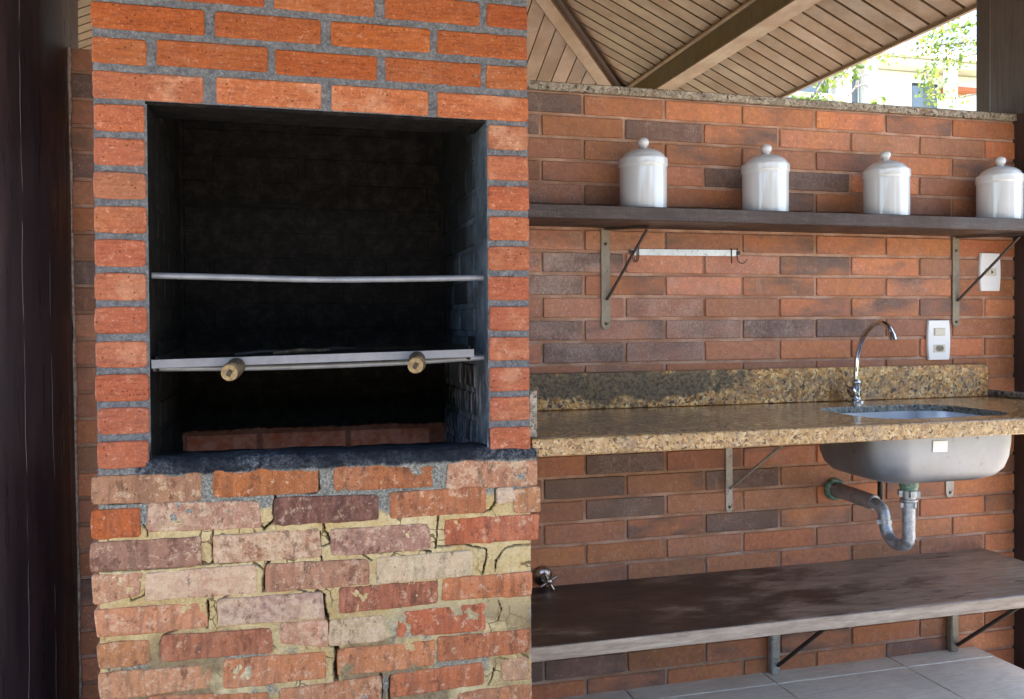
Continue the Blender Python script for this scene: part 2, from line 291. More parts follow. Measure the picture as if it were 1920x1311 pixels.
g = G('black_rubber', .5); v = g.obj(); g.set('Base Color', g.mix(g.noise(v, 60, 3), sl(24, 23, 23), sl(44, 42, 42))); MAT['black_rubber'] = g.m
def painted(name, c0, c1, rust, amt, rough=.55, metal=.3):
    g = G(name, rough, metal); v = g.obj(); n = g.noise(v, 18, 5, .7); n2 = g.noise(v, 90, 5, .75)
    c = g.mix(g.step(n, .3, .7), c0, c1); c = g.mix(g.step(n2, amt, amt+.08, 0, .9), c, rust)
    g.set('Base Color', c); g.set('Metallic', g.step(n2, amt, amt+.08, metal, 0)); g.bump(n2, .4, .001); MAT[name] = g.m
painted('bracket_metal', sl(118, 108, 94), sl(142, 132, 116), sl(66, 50, 38), .57)
painted('bracket_pale', sl(150, 146, 138), sl(176, 172, 166), sl(96, 60, 42), .55)
painted('dark_iron', sl(46, 36, 32), sl(66, 50, 44), sl(84, 56, 40), .6, metal=.2)
painted('grey_bar', sl(122, 124, 130), sl(146, 148, 154), sl(92, 84, 78), .64, .45, .35)
painted('flat_bar', sl(118, 118, 124), sl(134, 134, 140), sl(92, 84, 78), .66, .45, .4)
painted('rail_metal', sl(196, 192, 188), sl(216, 214, 212), sl(120, 84, 62), .58, .3, .6)
painted('black_iron', sl(18, 17, 17), sl(30, 28, 27), sl(46, 38, 32), .62, .7, .2)
g = G('cut_wood', .8); v = g.obj(); n = g.noise(v, 80, 4, .7); g.set('Base Color', g.mix(g.step(n, .3, .7), sl(110, 88, 58), sl(168, 144, 102))); g.bump(n, .6, .002); MAT['cut_wood'] = g.m
g = G('handle_bark', .85); v = g.obj(); n = g.noise(v, 60, 4, .7); g.set('Base Color', g.mix(g.step(n, .35, .7), sl(48, 38, 28), sl(104, 88, 64))); g.bump(n, .7, .003); MAT['handle_bark'] = g.m
# -- ceramics, plastics
g = G('ceramic', .06, spec=.6); v = g.obj(); n = g.noise(v, 9, 3); g.set('Base Color', g.mix(n, sl(196, 200, 206), sl(208, 211, 216))); g.set('Coat Weight', .4); g.set('Coat Roughness', .02); g.bump(g.noise(g.obj((1, 1, .25)), 14, 1), .02, .004); MAT['ceramic'] = g.m
g = G('plastic_white', .35, spec=.5); v = g.obj(); g.set('Base Color', g.mix(g.noise(v, 30, 3), sl(222, 224, 228), sl(232, 232, 234))); MAT['plastic_white'] = g.m
g = G('plastic_ivory', .4, spec=.5); v = g.obj(); g.set('Base Color', g.mix(g.noise(v, 60, 3), sl(196, 190, 176), sl(208, 202, 190))); MAT['plastic_ivory'] = g.m
g = G('socket_dark', .6); v = g.obj(); g.set('Base Color', g.mix(g.noise(v, 60, 3), sl(38, 34, 32), sl(60, 56, 52))); MAT['socket_dark'] = g.m
g = G('caulk', .8); v = g.obj(); n = g.noise(v, 90, 4, .7); g.set('Base Color', g.mix(g.step(n, .35, .65), sl(150, 122, 108), sl(196, 176, 164))); g.bump(n, .7, .003); MAT['caulk'] = g.m
# -- outdoors
g = G('lawn', .9, spec=.1); v = g.pos(); n = g.noise(v, .8, 5); n2 = g.noise(v, 30, 4, .7); c = g.mix(g.step(n, .35, .65), sl(96, 104, 56), sl(140, 130, 92)); c = g.mix(n2, c, sl(78, 88, 40)); g.set('Base Color', c); g.bump(n2, .8, .03); MAT['lawn'] = g.m
g = G('paving', .85, spec=.25); v = g.pos(); n = g.noise(v, 1.1, 5); n2 = g.noise(v, 60, 4, .7); c = g.mix(g.step(n, .3, .7), sl(172, 160, 146), sl(194, 182, 168)); c = g.mix(g.step(n2, .4, .8, 0, .4), c, sl(148, 138, 126)); g.set('Base Color', c); g.bump(n2, .5, .004); MAT['paving'] = g.m
g = G('leaf', .5, spec=.35); r = g.n('ShaderNodeNewGeometry').outputs['Random Per Island']
c = g.ramp(r, [(0, sl(84, 108, 52)), (.4, sl(118, 144, 68)), (.75, sl(158, 172, 84)), (1, sl(186, 180, 96))]); g.set('Base Color', c)
tr = g.n('ShaderNodeBsdfTranslucent', {'Color': c}); mx = g.n('ShaderNodeMixShader', {0: .5}); g.nt.links.new(g.b.outputs[0], mx.inputs[1]); g.nt.links.new(tr.outputs[0], mx.inputs[2])
g.nt.links.new(mx.outputs[0], g.nt.nodes['Material Output'].inputs[0]); MAT['leaf'] = g.m
g = G('twig', .85); v = g.obj(); n = g.noise(v, 20, 4); g.set('Base Color', g.mix(n, sl(96, 88, 82), sl(150, 142, 136))); MAT['twig'] = g.m
g = G('house_paint', .8, spec=.2); v = g.obj(); n = g.noise(v, 1.5, 4); g.set('Base Color', g.mix(n, sl(226, 224, 220), sl(236, 234, 230))); MAT['house_paint'] = g.m
g = G('window_glass', .06, spec=.6); v = g.obj(); g.set('Base Color', g.mix(g.noise(v, .8, 2), sl(96, 108, 118), sl(120, 132, 140))); MAT['window_glass'] = g.m
g = G('roof_clay', .8); v = g.obj(); g.set('Base Color', g.mix(g.noise(v, 12, 4), sl(176, 92, 56), sl(200, 124, 86))); MAT['roof_clay'] = g.m
g = G('deck_dark', .85); v = g.obj(); g.set('Base Color', g.mix(g.noise(v, 12, 4), sl(40, 26, 16), sl(62, 42, 28))); MAT['deck_dark'] = g.m

# ------------------------------------------------------------------ mesh kit
def tag(o, label, cat, group=None):
    o['label'] = label; o['category'] = cat
    if group: o['group'] = group
    return o
def thing(name, loc, label, cat, group=None):
    o = bpy.data.objects.new(name, None); COL.objects.link(o); o.location = loc; o.empty_display_size = .05
    return tag(o, label, cat, group)
def link(name, me, mat, parent=None, loc=(0, 0, 0), rot=None):
    """mesh in its own coordinates at world position loc (parents never rotate or scale)"""
    o = bpy.data.objects.new(name, me); COL.objects.link(o)
    if mat is not None and not me.materials: me.materials.append(MAT[mat])
    p = Vector(loc)
    if parent is not None:
        o.parent = parent; q = parent; off = Vector((0, 0, 0))
        while q is not None: off += q.location; q = q.parent
        p = p-off
    o.location = p
    if rot: o.rotation_euler = rot
    return o
def pyd(verts, faces, smooth=False):
    me = bpy.data.meshes.new('m'); me.from_pydata([tuple(v) for v in verts], [], faces); me.update()
    if smooth: me.polygons.foreach_set('use_smooth', [True]*len(me.polygons))
    return me
def bm_mesh(bm, smooth=False):
    bmesh.ops.recalc_face_normals(bm, faces=bm.faces[:])
    me = bpy.data.meshes.new('m'); bm.to_mesh(me); bm.free()
    if smooth: me.polygons.foreach_set('use_smooth', [True]*len(me.polygons))
    return me
def autosmooth(me, ang=40):
    bm = bmesh.new(); bm.from_mesh(me)
    for e in bm.edges:
        if len(e.link_faces) == 2 and e.calc_face_angle(0) > math.radians(ang): e.smooth = False
    for f in bm.faces: f.smooth = True
    bm.to_mesh(me); bm.free(); return me
def box_me(sx, sy, sz, bev=.002, seg=1, base=False, sub=0, jit=0, seed=0):
    bm = bmesh.new(); bmesh.ops.create_cube(bm, size=1)
    for v in bm.verts: v.co = Vector((v.co.x*sx, v.co.y*sy, (v.co.z+(.5 if base else 0))*sz))
    if sub: bmesh.ops.subdivide_edges(bm, edges=bm.edges[:], cuts=sub, use_grid_fill=True)
    if bev: bmesh.ops.bevel(bm, geom=[e for e in bm.edges if len(e.link_faces) == 2 and e.calc_face_angle(0) > 1], offset=bev, segments=seg, affect='EDGES', profile=.5)
    if jit:
        r = random.Random(seed)
        for v in bm.verts: v.co += Vector((r.uniform(-1, 1), r.uniform(-1, 1), r.uniform(-1, 1)))*jit
    return bm_mesh(bm)
def box(name, x0, x1, y0, y1, z0, z1, mat, parent=None, bev=.002, **k):
    me = box_me(abs(x1-x0), abs(y1-y0), abs(z1-z0), bev, **k)
    return link(name, me, mat, parent, ((x0+x1)/2, (y0+y1)/2, (z0+z1)/2))
def crom(pts, n=8):
    P = [Vector(p) for p in pts]; P = [2*P[0]-P[1]]+P+[2*P[-1]-P[-2]]; out = []
    for i in range(1, len(P)-2):
        a, b, c, d = P[i-1:i+3]
        for k in range(n):
            t = k/n; out.append(.5*((2*b)+(-a+c)*t+(2*a-5*b+4*c-d)*t*t+(-a+3*b-3*c+d)*t**3))
    out.append(P[-2]); return out
def tube_me(pts, rad, seg=12, smooth_path=0):
    pts = crom(pts, smooth_path) if smooth_path else [Vector(p) for p in pts]
    n = len(pts); R = rad if isinstance(rad, (list, tuple)) else [rad]*n
    if len(R) != n: R = list(np.interp(np.linspace(0, 1, n), np.linspace(0, 1, len(R)), R))
    vs, fs = [], []; up = None
    for i, p in enumerate(pts):
        t = (pts[min(i+1, n-1)]-pts[max(i-1, 0)]).normalized()
        if up is None: up = t.orthogonal().normalized()
        up = (up-t*up.dot(t)).normalized(); s = t.cross(up)
        for k in range(seg):
            a = 2*math.pi*k/seg; vs.append(p+(up*math.cos(a)+s*math.sin(a))*R[i])
    for i in range(n-1):
        for k in range(seg):
            a = i*seg+k; b = i*seg+(k+1) % seg; fs.append((a, b, b+seg, a+seg))
    fs.append(tuple(range(seg))[::-1]); fs.append(tuple(range((n-1)*seg, n*seg)))
    me = pyd(vs, fs, True)
    return autosmooth(me, 50)
def tube(name, pts, rad, mat, parent=None, seg=12, sp=0):
    c = Vector(pts[0]); return link(name, tube_me([Vector(p)-c for p in pts], rad, seg, sp), mat, parent, c)
def lathe_me(prof, seg=40, axis='Z'):
    vs, fs = [], []
    n = len(prof)
    for r, z in prof:
        for k in range(seg):
            a = 2*math.pi*k/seg; q = (max(r, 1e-5)*math.cos(a), max(r, 1e-5)*math.sin(a), z)
            vs.append(q if axis == 'Z' else ((q[0], -q[2], q[1]) if axis == '-Y' else (q[2], q[0], q[1])))
    for i in range(n-1):
        for k in range(seg):
            a = i*seg+k; b = i*seg+(k+1) % seg; fs.append((a, b, b+seg, a+seg))
    bm = bmesh.new(); me = pyd(vs, fs); bm.from_mesh(me); bmesh.ops.remove_doubles(bm, verts=bm.verts[:], dist=2e-5)
    bmesh.ops.holes_fill(bm, edges=bm.edges[:], sides=0)
    return autosmooth(bm_mesh(bm, True), 45)
def sweep_box(name, a, b, w, h, mat, parent=None, up=(0, 0, 1), bev=.001):
    """bar from a to b, width w across, height h along up"""
    a, b = Vector(a), Vector(b); t = (b-a).normalized(); u = Vector(up); u = (u-t*u.dot(t)).normalized(); s = t.cross(u)
    L = (b-a).length; bm = bmesh.new(); bmesh.ops.create_cube(bm, size=1); c = (a+b)/2
    for v in bm.verts: v.co = t*(v.co.x*L)+s*(v.co.y*w)+u*(v.co.z*h)
    if bev: bmesh.ops.bevel(bm, geom=bm.edges[:], offset=bev, segments=1, affect='EDGES')
    return link(name, bm_mesh(bm), mat, parent, c)
def prism(name, poly, y0, y1, mat, parent=None, bev=0.0, c=None):
    """outline in (x,z), from y0 (front) to y1"""
    cx = sum(p[0] for p in poly)/len(poly); cz = sum(p[1] for p in poly)/len(poly)
    bm = bmesh.new(); vs = [bm.verts.new((p[0]-cx, y0, p[1]-cz)) for p in poly]; f = bm.faces.new(vs)
    r = bmesh.ops.extrude_face_region(bm, geom=[f]); 
    for v in [e for e in r['geom'] if isinstance(e, bmesh.types.BMVert)]: v.co.y = y1
    for v in bm.verts: v.co.y -= y0
    if bev: bmesh.ops.bevel(bm, geom=[e for e in bm.edges if abs(e.verts[0].co.y) < 1e-6 and abs(e.verts[1].co.y) < 1e-6], offset=bev, segments=2, affect='EDGES')
    return link(name, bm_mesh(bm), mat, parent, (cx, y0, cz))

def brick_me(c4, depth, seed, nx=12, nz=5, rr=.004, chip=.002, relief=.0008, cor=.004):
    """rounded, slightly worn brick; c4 = TL,TR,BR,BL in (x,z) about its centre, front at y=0, body to y=depth"""
    TL, TR, BR, BL = [np.array(p, float) for p in c4]
    w = np.linalg.norm(TR-TL); h = np.linalg.norm(BL-TL); rng = np.random.RandomState(seed % 99991)
    def ax(n, L): return np.concatenate(([0, rr/L], np.linspace(2.6*rr/L, 1-2.6*rr/L, n-1), [1-rr/L, 1]))
    U, V = np.meshgrid(ax(nx, w), ax(nz, h))
    P = (1-U)[..., None]*(1-V)[..., None]*TL + U[..., None]*(1-V)[..., None]*TR + U[..., None]*V[..., None]*BR + (1-U)[..., None]*V[..., None]*BL
    ox, oz = rng.uniform(0, 99, 2)
    jx = fbm(P[..., 0]*60+ox, P[..., 1]*60+oz, 3)*chip; jz = fbm(P[..., 0]*60+oz, P[..., 1]*60+ox, 9)*chip
    edge = np.minimum(np.minimum(U*w, (1-U)*w), np.minimum(V*h, (1-V)*h)) <= rr*1.01
    cu = np.minimum(U, 1-U)*w; cv = np.minimum(V, 1-V)*h
    cm = np.clip(1-(cu+cv)/(cor*1.1), 0, 1); ctr = P.mean((0, 1))
    P[..., 0] += np.where(edge, jx, jx*.5) + cm*cor*np.sign(ctr[0]-P[..., 0])*.5
    P[..., 1] += np.where(edge, jz, jz*.5) + cm*cor*np.sign(ctr[1]-P[..., 1])*.5
    border = (U == 0) | (U == 1) | (V == 0) | (V == 1)
    Yv = fbm(P[..., 0]*30+ox, P[..., 1]*30+oz, 21)*relief*2 + np.where(border, rr*.9, 0) + cm*cor*.5
    pits = np.clip(fbm(P[..., 0]*70+oz, P[..., 1]*70+ox, 33)-.42, 0, 1)*chip*6
    Yv = Yv+pits
    ny, nxx = U.shape
    vs = [(P[j, i, 0], Yv[j, i], P[j, i, 1]) for j in range(ny) for i in range(nxx)]
    fs = [(j*nxx+i, (j+1)*nxx+i, (j+1)*nxx+i+1, j*nxx+i+1) for j in range(ny-1) for i in range(nxx-1)]
    ring = [i for i in range(nxx)]+[j*nxx+nxx-1 for j in range(1, ny)]+[(ny-1)*nxx+i for i in range(nxx-2, -1, -1)]+[j*nxx for j in range(ny-2, 0, -1)]
    b0 = len(vs)
    for k in ring: vs.append((vs[k][0], depth, vs[k][2]))
    m = len(ring)
    for k in range(m): fs.append((ring[k], ring[(k+1) % m], b0+(k+1) % m, b0+k))
    fs.append(tuple(range(b0, b0+m)))
    me = pyd(vs, fs, True); return autosmooth(me, 55)

def slip_me(w, h, d=.012, b=.0012):
    """crisp facing slip: 5 front faces, sides"""
    x, z = w/2, h/2
    vs = [(-x, b, -z), (x, b, -z), (x, b, z), (-x, b, z), (-x+b, 0, -z+b), (x-b, 0, -z+b), (x-b, 0, z-b), (-x+b, 0, z-b), (-x, d, -z), (x, d, -z), (x, d, z), (-x, d, z)]
    fs = [(4, 5, 6, 7)]+[(i, (i+1) % 4, 4+(i+1) % 4, 4+i) for i in range(4)]+[(8+i, 8+(i+1) % 4, (i+1) % 4, i) for i in range(4)]
    return pyd(vs, fs)

RND = random.Random(7)
# ================================================================== SETTING
# ground: one sheet to the horizon, paved yard round the pavilion
gr_me = pyd([(-400, -400, -.30), (400, -400, -.30), (400, 400, -.30), (-400, 400, -.30)], [(0, 1, 2, 3)])
o = link('ground', gr_me, 'lawn'); o['kind'] = 'structure'
def sheet(name, x0, x1, y0, y1, z, mat):
    o = link(name, pyd([(x0, y0, z), (x1, y0, z), (x1, y1, z), (x0, y1, z)], [(0, 1, 2, 3)]), mat); o['kind'] = 'structure'; return o
sheet('yard_paving', -8, 9, -9, 9, -.296, 'paving')

# tiled platform
FX0, FX1, FY0, FY1 = -1.3, 2.157, -1.0, 2.40
slab = box('floor', FX0, FX1, FY0, FY1, -.29, -.006, 'floor_grout', bev=.004); slab['kind'] = 'structure'
TP = .445; tiles = {}
xs = [FX0]+[x for x in [.937+TP*k for k in range(-6, 4)] if FX0+.03 < x < FX1-.03]+[FX1]
ys = [FY0]+[y for y in [2.212-TP*k for k in range(0, 9)] if FY0+.03 < y < FY1-.03][::-1]+[W]
for i in range(len(xs)-1):
    for j in range(len(ys)-1):
        w_, h_ = xs[i+1]-xs[i]-.004, ys[j+1]-ys[j]-.004
        key = (round(w_, 3), round(h_, 3))
        if key not in tiles: tiles[key] = box_me(w_, h_, .012, .0012)
        t = link('tile', tiles[key], 'floor_tile', slab, ((xs[i]+xs[i+1])/2, (ys[j]+ys[j+1])/2, -.006+RND.uniform(-.0004, .0004)))

# ================================================================== BACK WALL with facing bricks
PH, PL = .064, .25; JT = .0095
ZT = .6584+F          # underside of the coping
wall = thing('brick_wall', (.9, W+.05, -.3), 'long low back wall faced with thin reddish-brown bricks under a grey granite coping', 'wall')
box('wall_core', -.55, 2.312, W+.0035, W+.10, -.298, ZT-.001, 'grout', wall, bev=0)
CODE = {  # base colour, burn, frost
 'O': ((169, 105, 70), .07, .15), 'L': ((164, 109, 81), .10, .25), 'B': ((146, 96, 72), .24, .17), 'D': ((119, 89, 77), .52, .3),
 'M': ((160, 101, 69), .42, .18), 'P': ((163, 108, 84), .2, .5), 'G': ((142, 102, 86), .4, .6)}
ROWS = ['DOOOOMO', 'DODMLLLO', 'BMMBBOM', 'BBBDDOBO', 'PBOMOBL', 'BBBBBBBB', 'PLBMMOO', 'PGLPMOBB', 'GMPMOMO', 'PPPLMMMO', 'GGGGDBO', 'PGGLOOOO',
        'BLOBBOO', 'BBBBOOOO', 'OOOOOOO', 'BBBBOOOO', 'BDBBOLO', 'BDBMLOMM', 'BDLLOMO', 'BBMDMBOM', 'OOLOLOO', 'OBMOOOLO', 'OOBOOOO', 'OBOOOOMO', 'OMOOOOO', 'DDOOMOOO', 'OMOOOBO', 'OOOOOOOO', 'OOOOOOO', 'OOOOOOOO']
slips = {}
def slip(x0, x1, z0, z1, code, yoff=0.0):
    w_, h_ = round(x1-x0, 3), round(z1-z0, 3)
    vr = RND.randint(0, 7) if w_ > .235 else 0
    if w_ > .235: w_ = .2405
    if (w_, h_, vr) not in slips:
        slips[(w_, h_, vr)] = brick_me([(-w_/2, h_/2), (w_/2, h_/2), (w_/2, -h_/2), (-w_/2, -h_/2)], .012, vr*131+int(w_*1e4), max(4, int(w_/.03)), 3, .0012, .0017, .0006, .0022)
    b = link('brick', slips[(w_, h_, vr)], 'wall_brick', wall, ((x0+x1)/2, W-.0015+yoff, (z0+z1)/2))
    (r, g_, b_), bu, fr = CODE[code]; k = RND.uniform(.98, 1.2); s = RND.uniform(-6, 6)
    b.color = sl(r*k+s, g_*k, b_*k); b['burn'] = max(0.0, bu+RND.uniform(-.12, .12)); b['frost'] = max(0.0, fr+RND.uniform(-.1, .1))
    b.rotation_euler = (RND.uniform(-.006, .006), RND.uniform(-.003, .003), RND.uniform(-.004, .004))
for k, codes in enumerate(ROWS):
    z1 = ZT-k*PH-JT*.5; z0 = z1-PH+JT
    if k == 0: z1 -= .003
    if z1 < -.29: continue
    start = .819-PL if k % 2 == 0 else .819-PL*1.5
    for i, cd in enumerate(codes):
        a = start+i*PL; b = min(a+PL, 2.309+JT)
        if k % 2 and i == 0 and b < .56: continue
        lo = max(a+JT/2, .50)
        if z0 < -.02 and b < 2.1: continue
        slip(lo, b-JT/2+RND.uniform(-.001, .001), max(z0, -.295) if z0 > -.02 else z0, z1, cd)
sc_ = 'LDBBDLOBDBLLLLOLOBLOBLOOOOB'
for k in range(27):
    z1 = 1.679-JT*.5-.0652*(k-1); z0 = z1-.0652+JT
    if z0 < 0: break
    if k == 0: z1 = 1.735
    slip(-.502, -.30, z0, z1, sc_[k % len(sc_)])
box('coping', .494, 2.335, W-.010, W+.115, ZT, ZT+.0235, 'granite_grey', wall, bev=.003)

# ================================================================== BARBECUE
bbq = thing('brick_barbecue', (.076, DG+.25, 0), 'large built-in brick barbecue with sooty black fire mouth and cracked lower masonry', 'barbecue')
PG = .06225; ZJ0 = .4197+F       # joint level at the top of the fire mouth
OX0, OX1 = -.248, .404
def zj(i): return ZJ0-i*PG
XL, XR = -.339, .4915
# core masses behind the face
CB = DG+.055
box('masonry_core', XL+.004, OX0-.006, CB, W-.004, 0, 1.50, 'mortar', bbq, bev=.003)
box('masonry_core', OX1+.006, XR-.004, CB, W-.004, 0, 1.50, 'mortar', bbq, bev=.003)
box('masonry_core', XL+.004, XR-.004, CB, DG+.105, 1.502, 2.75, 'mortar', bbq, bev=.003)
box('masonry_core', XL+.004, XR-.004, CB, W-.004, 0, .735, 'mortar', bbq, bev=.003)
box('masonry_core', XL+.004, XR-.004, DG+.107, W-.004, 1.95, 2.75, 'mortar', bbq, bev=.003)
for xa, xb in ((XL+.004, XL+.02), (XR-.02, XR-.004)):
    box('corner_mortar', xa, xb, DG+.010, CB-.0005, 0, 2.74, 'mortar', bbq, bev=.002)
# soot lining
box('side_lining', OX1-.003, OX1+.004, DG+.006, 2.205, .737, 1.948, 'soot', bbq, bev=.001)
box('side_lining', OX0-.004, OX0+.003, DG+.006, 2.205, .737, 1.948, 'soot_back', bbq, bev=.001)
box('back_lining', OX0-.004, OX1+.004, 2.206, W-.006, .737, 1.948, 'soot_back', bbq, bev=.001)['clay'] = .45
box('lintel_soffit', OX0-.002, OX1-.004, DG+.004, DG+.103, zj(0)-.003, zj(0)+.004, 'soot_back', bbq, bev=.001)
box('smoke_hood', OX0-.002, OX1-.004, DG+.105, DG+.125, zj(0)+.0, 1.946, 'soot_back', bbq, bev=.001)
# face mortar: one displaced sheet, with open cracks
CR = []
def crop_a(p): return (100+p[0]/2.783, 840+p[1]/2.783)
def crop_b(p): return (560+p[0]/2.783, 840+p[1]/2.783)
def crack(pts, wid, cf): CR.append(([onY(*cf(p), DG) for p in pts], wid))
crack([(1388, 40), (1378, 120), (1388, 215), (1372, 232), (1330, 238)], .0016, crop_a)
crack([(1160, 245), (1148, 300), (1152, 375), (1100, 430), (1085, 412)], .0022, crop_a)
crack([(830, 425), (828, 500), (838, 592), (812, 612), (772, 592)], .0018, crop_a)
crack([(1125, 590), (1108, 640), (1100, 745)], .0040, crop_a); crack([(1108, 640), (1065, 612), (1045, 600)], .002, crop_a)
crack([(1408, 392), (1418, 440), (1435, 455), (1445, 500), (1395, 515)], .0014, crop_a)
crack([(1390, 440), (1393, 560), (1405, 590)], .0018, crop_a)
crack([(1375, 752), (1405, 768), (1415, 860), (1440, 912), (1436, 1000), (1452, 1032), (1478, 1040), (1480, 1100), (1472, 1150), (1478, 1215)], .0040, crop_a)
crack([(805, 800), (810, 870), (803, 940)], .002, crop_a); crack([(858, 900), (862, 795), (915, 778), (925, 760)], .0013, crop_a)
crack([(205, 645), (400, 640), (600, 625), (860, 603), (1040, 592)], .0012, crop_a)
crack([(285, 297), (430, 288), (560, 280)], .0011, crop_a); crack([(465, 400), (490, 430), (490, 460)], .0012, crop_a)
crack([(400, 770), (405, 800), (480, 770), (500, 660)], .0012, crop_a); crack([(555, 1030), (580, 975), (640, 955)], .0012, crop_a)
crack([(1032, 208), (1026, 290), (1000, 325), (955, 336)], .0022, crop_b)
crack([(728, 355), (722, 460), (715, 520), (735, 515), (860, 503), (935, 520), (978, 530), (985, 565), (962, 655)], .0015, crop_b)
crack([(1025, 652), (1032, 590), (1075, 525), (1130, 510), (1238, 502)], .0015, crop_b)
crack([(320, 550), (430, 545), (530, 533), (630, 528), (690, 545)], .0015, crop_b); crack([(330, 555), (385, 590)], .0011, crop_b)
crack([(428, 1185), (430, 1240), (424, 1330)], .003, crop_b); crack([(478, 1190), (474, 1320)], .002, crop_b)
crack([(0, 742), (50, 757), (120, 762)], .0014, crop_b); crack([(1165, 1075), (1195, 1095), (1190, 1110)], .002, crop_b)
crack([(1040, 790), (1060, 840), (1040, 900)], .001, crop_b); crack([(1020, 1140), (1010, 1200), (990, 1240)], .001, crop_b)
def mortar_sheet(ST, za, zb):
    gx = np.linspace(XL+.002, XR-.001, int((XR-XL)/ST)); gz = np.linspace(za, zb, int((zb-za)/ST)+1)
    GX, GZ = np.meshgrid(gx, gz)
    lowz = np.clip((.80-GZ)/.03, 0, 1)
    base = .0036+fbm(GX*60, GZ*60, 5)*.0024+fbm(GX*220, GZ*220, 8, 2)*.0012
    lowd = .0012+fbm(GX*26, GZ*26, 11)*.0032+fbm(GX*120, GZ*120, 15, 2)*.0016
    D = base*(1-lowz)+lowd*lowz
    HOLE = np.zeros(GX.shape, bool)
    wx = GX+fbm(GX*170, GZ*170, 41, 3)*.0022; wz = GZ+fbm(GX*170, GZ*170, 47, 3)*.0022
    for pts, wid in (CR if za < .7 else []):
        for (x0, z0), (x1, z1) in zip(pts[:-1], pts[1:]):
            m = (GX > min(x0, x1)-.02) & (GX < max(x0, x1)+.02) & (GZ > min(z0, z1)-.02) & (GZ < max(z0, z1)+.02)
            if not m.any(): continue
            px, pz = wx[m], wz[m]; dx, dz = x1-x0, z1-z0; L2 = dx*dx+dz*dz+1e-12
            t = np.clip(((px-x0)*dx+(pz-z0)*dz)/L2, 0, 1); dd = np.hypot(px-x0-t*dx, pz-z0-t*dz)
            ww = wid*(.55+.9*np.clip(vnoise(px*60, pz*60, 71)+.5, 0, 1))
            D[m] = np.maximum(D[m], np.where(dd < ww*.95, .0150, D[m])); H = HOLE[m]; H |= dd < ww*.62; HOLE[m] = H
    nzz, nxx = GX.shape
    verts = np.stack([GX, DG+D, GZ], -1).reshape(-1, 3).astype(np.float32)
    jj, ii = np.meshgrid(np.arange(nzz-1), np.arange(nxx-1), indexing='ij')
    cxm = GX[:-1, :-1]+ST/2; czm = GZ[:-1, :-1]+ST/2
    keep = ~((cxm > OX0+.001) & (cxm < OX1-.001) & (czm < zj(0)+.0035) & (czm > .796))
    keep &= ~HOLE[:-1, :-1]
    jj, ii = jj[keep], ii[keep]; a = jj*nxx+ii
    quads = np.stack([a, a+1, a+1+nxx, a+nxx], -1).astype(np.int32)
    me = bpy.data.meshes.new('m'); me.vertices.add(len(verts)); me.vertices.foreach_set('co', verts.ravel())
    me.loops.add(quads.size); me.loops.foreach_set('vertex_index', quads.ravel()); me.polygons.add(len(quads))
    me.polygons.foreach_set('loop_start', np.arange(0, quads.size, 4, dtype=np.int32)); me.polygons.foreach_set('loop_total', np.full(len(quads), 4, np.int32))
    me.update(calc_edges=True); me.polygons.foreach_set('use_smooth', np.ones(len(quads), bool))
    return link('mortar_face', me, 'mortar', bbq)
mortar_sheet(.0019, .28, .82)
mortar_sheet(.0035, .82, 1.80)

def up_brick(x0, x1, z0, z1, col, lime=0.0, soot=0.0, y=0.0, depth=.098, mat='clay_brick', c4=None, name='brick', chip=.0016, rr=.0018, dirt=0.0, nx=None, relief=.0009, cor=.003):
    seed = RND.randint(0, 10**6)
    if c4 is None: c4 = [(x0, z1), (x1, z1), (x1, z0), (x0, z0)]
    cx = sum(p[0] for p in c4)/4; cz = sum(p[1] for p in c4)/4
    w_ = abs(c4[1][0]-c4[0][0])
    me = brick_me([(p[0]-cx, p[1]-cz) for p in c4], depth, seed, nx or max(6, int(w_/.013)), 5, rr, chip, relief, cor)
    b = link(name, me, mat, bbq, (cx, DG+y, cz)); b.color = sl(col[0]*(.90 if mat == 'old_brick' else .94), col[1]*(.95 if mat == 'old_brick' else .94), col[2]*(.92 if mat == 'old_brick' else 1)); b['lime'] = lime; b['soot'] = soot; b['dirt'] = dirt
    return b
ORG = [(164, 82, 28), (169, 88, 32), (154, 75, 28), (166, 91, 42), (161, 84, 34)]
def pxX(px, py): return onY(px, py, DG)[0]
# courses above the fire mouth, left to right in photograph pixels
UP = {-1: [(175, 381), (405, 602), (621, 803), (820, 991)], -2: [(173, 275), (294, 502), (516, 707), (723, 903), (912, 991)],
      -3: [(172, 384), (404, 602), (621, 807), (821, 992)], -4: [(172, 274), (300, 497), (515, 703), (723, 900), (914, 991)]}
for r in range(-1, -13, -1):
    src = r if r in UP else (-3 if r % 2 else -4)
    zt, zb = zj(r)-.0072, zj(r+1)+.0072
    for (a, b) in UP[src]:
        x0, x1 = pxX(a, 150), pxX(b, 150)
        if r not in UP: x0 += RND.uniform(-.004, .004)*(a > 200); x1 += RND.uniform(-.004, .004)*(b < 950)
        if a < 180: x0 = XL+RND.uniform(-.001, .003)
        if b > 985: x1 = XR-RND.uniform(-.001, .002)
        col = RND.choice(ORG); lime = RND.uniform(0, .15)
        if r == -1: col = RND.choice([(180, 104, 60), (184, 104, 56), (176, 102, 62)]); lime = .45
        dz = RND.uniform(-.0015, .0015)
        up_brick(x0, x1, zb+dz+(-.002 if r == -1 else 0), zt+dz, col, lime, 0, RND.uniform(-.001, .0015))
